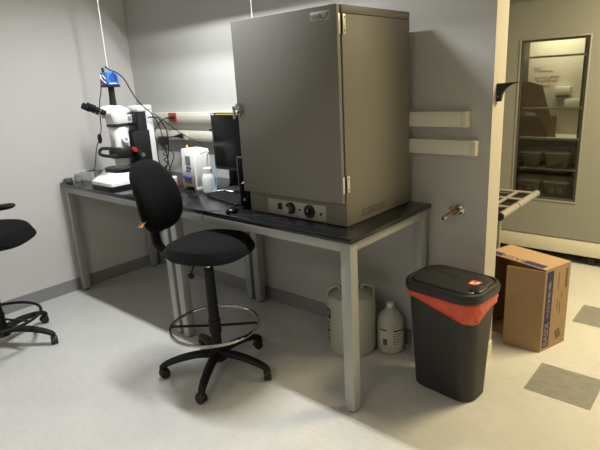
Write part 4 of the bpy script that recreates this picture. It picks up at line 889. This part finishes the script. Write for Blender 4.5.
# cardboard carton with a raised slanted flap on the upper shelf
t = thing('open_carton', 'brown open cardboard carton with a tall slanted flap behind the cabinet window', 'carton', (-0.14, 2.98, 1.008))
b = bm_(); bx(b, -0.20, 0.10, -0.09, -0.085, 0, 0.155); bx(b, -0.20, 0.10, 0.13, 0.135, 0, 0.155); bx(b, 0.096, 0.10, -0.085, 0.13, 0, 0.155); bx(b, -0.20, -0.196, -0.085, 0.13, 0, 0.155); bx(b, -0.196, 0.096, -0.085, 0.13, 0, 0.004); obj('carton', b, 'card_d', t, False)
b = bm_(); prism(b, [(-0.20, 0.18), (-0.12, 0.215), (-0.02, 0.20), (0.07, 0.10), (0.115, 0.0), (0.165, 0.0), (0.10, 0.20), (0.03, 0.42), (-0.08, 0.455), (-0.20, 0.44)], lambda u, v, q: (u, q, v), -0.096, -0.092); f = obj('flap', b, 'card', t, False)
b = bm_(); bx(b, -0.196, 0.09, -0.08, 0.12, 0.09, 0.10); obj('contents', b, 'dark', t, False)
# pale board with faint writing, added to stand in for a window reflection
t = thing('reflection_board', 'pale board with faint red handwriting standing in for a reflection in the cabinet window', 'board', (-0.09, 3.14, 1.008))
b = bm_(); bx(b, -0.22, 0.235, 0.0, 0.012, 0.0, 0.80, 0.002); obj('panel', b, 'board', t)
def scrib(pts, m, name='handwriting'):
    b = bm_(); tube(b, [(x, -0.001, z) for x, z in pts], 0.0013, 5, 4); obj(name, b, m, t)
for row, (z, x0, x1, m) in enumerate([(0.555, -0.185, -0.115, 'red_ink'), (0.530, -0.175, -0.02, 'print'), (0.475, -0.165, 0.035, 'red_ink'), (0.445, -0.15, 0.02, 'red_ink'), (0.405, -0.17, -0.03, 'print')]):
    random.seed(row); pts = []
    n = int((x1 - x0) / 0.0065)
    for i in range(n): pts.append((x0 + (x1 - x0) * i / (n - 1) + random.uniform(-0.004, 0.004), z + (0.014 if i % 2 else -0.010) * random.uniform(0.3, 1.3)))
    scrib(pts, m)
t = thing('dispenser', 'upper pale dispenser box on the board behind the cabinet window', 'dispenser', (-0.01, 3.139, 1.335))
b = bm_(); bx(b, -0.06, 0.06, -0.05, 0, 0, 0.07, 0.006); obj('case', b, 'tub_lid', t)
b = bm_(); bx(b, -0.05, 0.05, -0.045, 0, -0.012, 0.001); obj('mouth', b, 'gasket', t)
t2 = dup(t); t2.location = (0.075, 3.139, 1.235); t2['label'] = 'lower pale dispenser box on the board behind the cabinet window'
for q in (t, t2): q['group'] = 'dispensers behind the window'

# ------------------------------------------------------------------ tubular cart in the alcove
def make_cart():
    A = Vector((0.094, 1.509)); Bp = Vector((0.083, 2.289))
    d = (Bp - A); Ln = d.length; rz = math.atan2(d.y, d.x) - PI / 2
    t = thing('utility_cart', 'pale tubular cart frame with dark deck between wall end and cabinet', 'cart', (A.x, A.y, 0), rz)
    zt = 0.66; W = 0.78
    b = bm_(); tube(b, [(0, 0, zt), (0, Ln, zt)], 0.024, 16, 0); hb = obj('handle_bar', b, 'tube_w', t)
    b = bm_(); cyl(b, (0, -0.012, zt), (0, 0.006, zt), 0.0265, 0.0265, 18); obj('end_cap', b, 'black', hb)
    b = bm_(); cyl(b, (0, Ln - 0.006, zt), (0, Ln + 0.012, zt), 0.0265, 0.0265, 18); obj('end_cap', b, 'black', hb)
    b = bm_(); cyl(b, (0, Ln * 0.40, zt), (0, Ln * 0.415, zt), 0.0252, 0.0252, 18); obj('joint_ring', b, 'gasket', hb)
    b = bm_(); tube(b, [(-W, 0, zt), (-W, Ln, zt)], 0.014, 12, 0); obj('side_bar', b, 'tube_w', t)
    for k, y in enumerate((0.02, Ln * 0.33, Ln * 0.66, Ln - 0.02)):
        b = bm_(); tube(b, [(0, y, zt), (-W, y, zt)], 0.012, 12, 0); obj('cross_bar', b, 'tube_w', t)
    for sx in (-0.14, -0.28, -0.44, -0.60):
        b = bm_(); tube(b, [(sx, 0.02, zt - 0.002), (sx, Ln - 0.02, zt - 0.002)], 0.013, 10, 0); obj('slat', b, 'tube_w', t)
    b = bm_(); bx(b, -W + 0.02, -0.03, 0.02, Ln - 0.02, zt - 0.026, zt - 0.020); obj('deck', b, 'dark', t, False)
    for x, y in ((-0.005, 0.012), (-W, 0.012), (-W, Ln - 0.02), (-0.45, Ln - 0.02)):
        if True:
            b = bm_(); cyl(b, (x, y, 0.07), (x, y, zt), 0.011, 0.011, 14); lg = obj('leg', b, 'tube_w', t)
            b = bm_(); cyl(b, (x, y - 0.014, 0.035), (x, y + 0.014, 0.035), 0.035, 0.035, 20); cyl(b, (x, y, 0.05), (x, y, 0.09), 0.016, 0.012, 12); obj('wheel', b, 'black', lg)
make_cart()

# ------------------------------------------------------------------ camera
f_px, cx, cy, cz, yaw, pitch, roll = 508.783, 1.2360, -1.7029, 1.5722, 0.7303, -0.2761, -0.0552
fw = Vector((-math.sin(yaw) * math.cos(pitch), math.cos(yaw) * math.cos(pitch), math.sin(pitch)))
rt = fw.cross(Vector((0, 0, 1))).normalized(); up = rt.cross(fw)
r2 = rt * math.cos(roll) + up * math.sin(roll); u2 = -rt * math.sin(roll) + up * math.cos(roll)
cam = bpy.data.cameras.new('camera'); co = bpy.data.objects.new('camera', cam); COL.objects.link(co)
m = Matrix((r2, u2, -fw)).transposed().to_4x4(); m.translation = Vector((cx, cy, cz)); co.matrix_world = m
cam.sensor_fit = 'HORIZONTAL'; cam.sensor_width = 36.0; cam.lens = f_px * 36.0 / 600.0; cam.clip_start = 0.02
SC.camera = co

w = bpy.data.worlds.new('world'); SC.world = w; w.use_nodes = True
w.node_tree.nodes['Background'].inputs['Color'].default_value = (0.5, 0.5, 0.5, 1); w.node_tree.nodes['Background'].inputs['Strength'].default_value = 0.3
SC.view_settings.view_transform = 'Standard'; SC.view_settings.look = 'None'; SC.view_settings.gamma = 1.0; SC.view_settings.use_curve_mapping = False
SC.view_settings.exposure = 0.0
try:
    SC.cycles.use_denoising = True; SC.cycles.max_bounces = 8; SC.cycles.diffuse_bounces = 5; SC.cycles.caustics_reflective = False; SC.cycles.caustics_refractive = False; SC.cycles.sample_clamp_indirect = 4.0
except Exception: pass
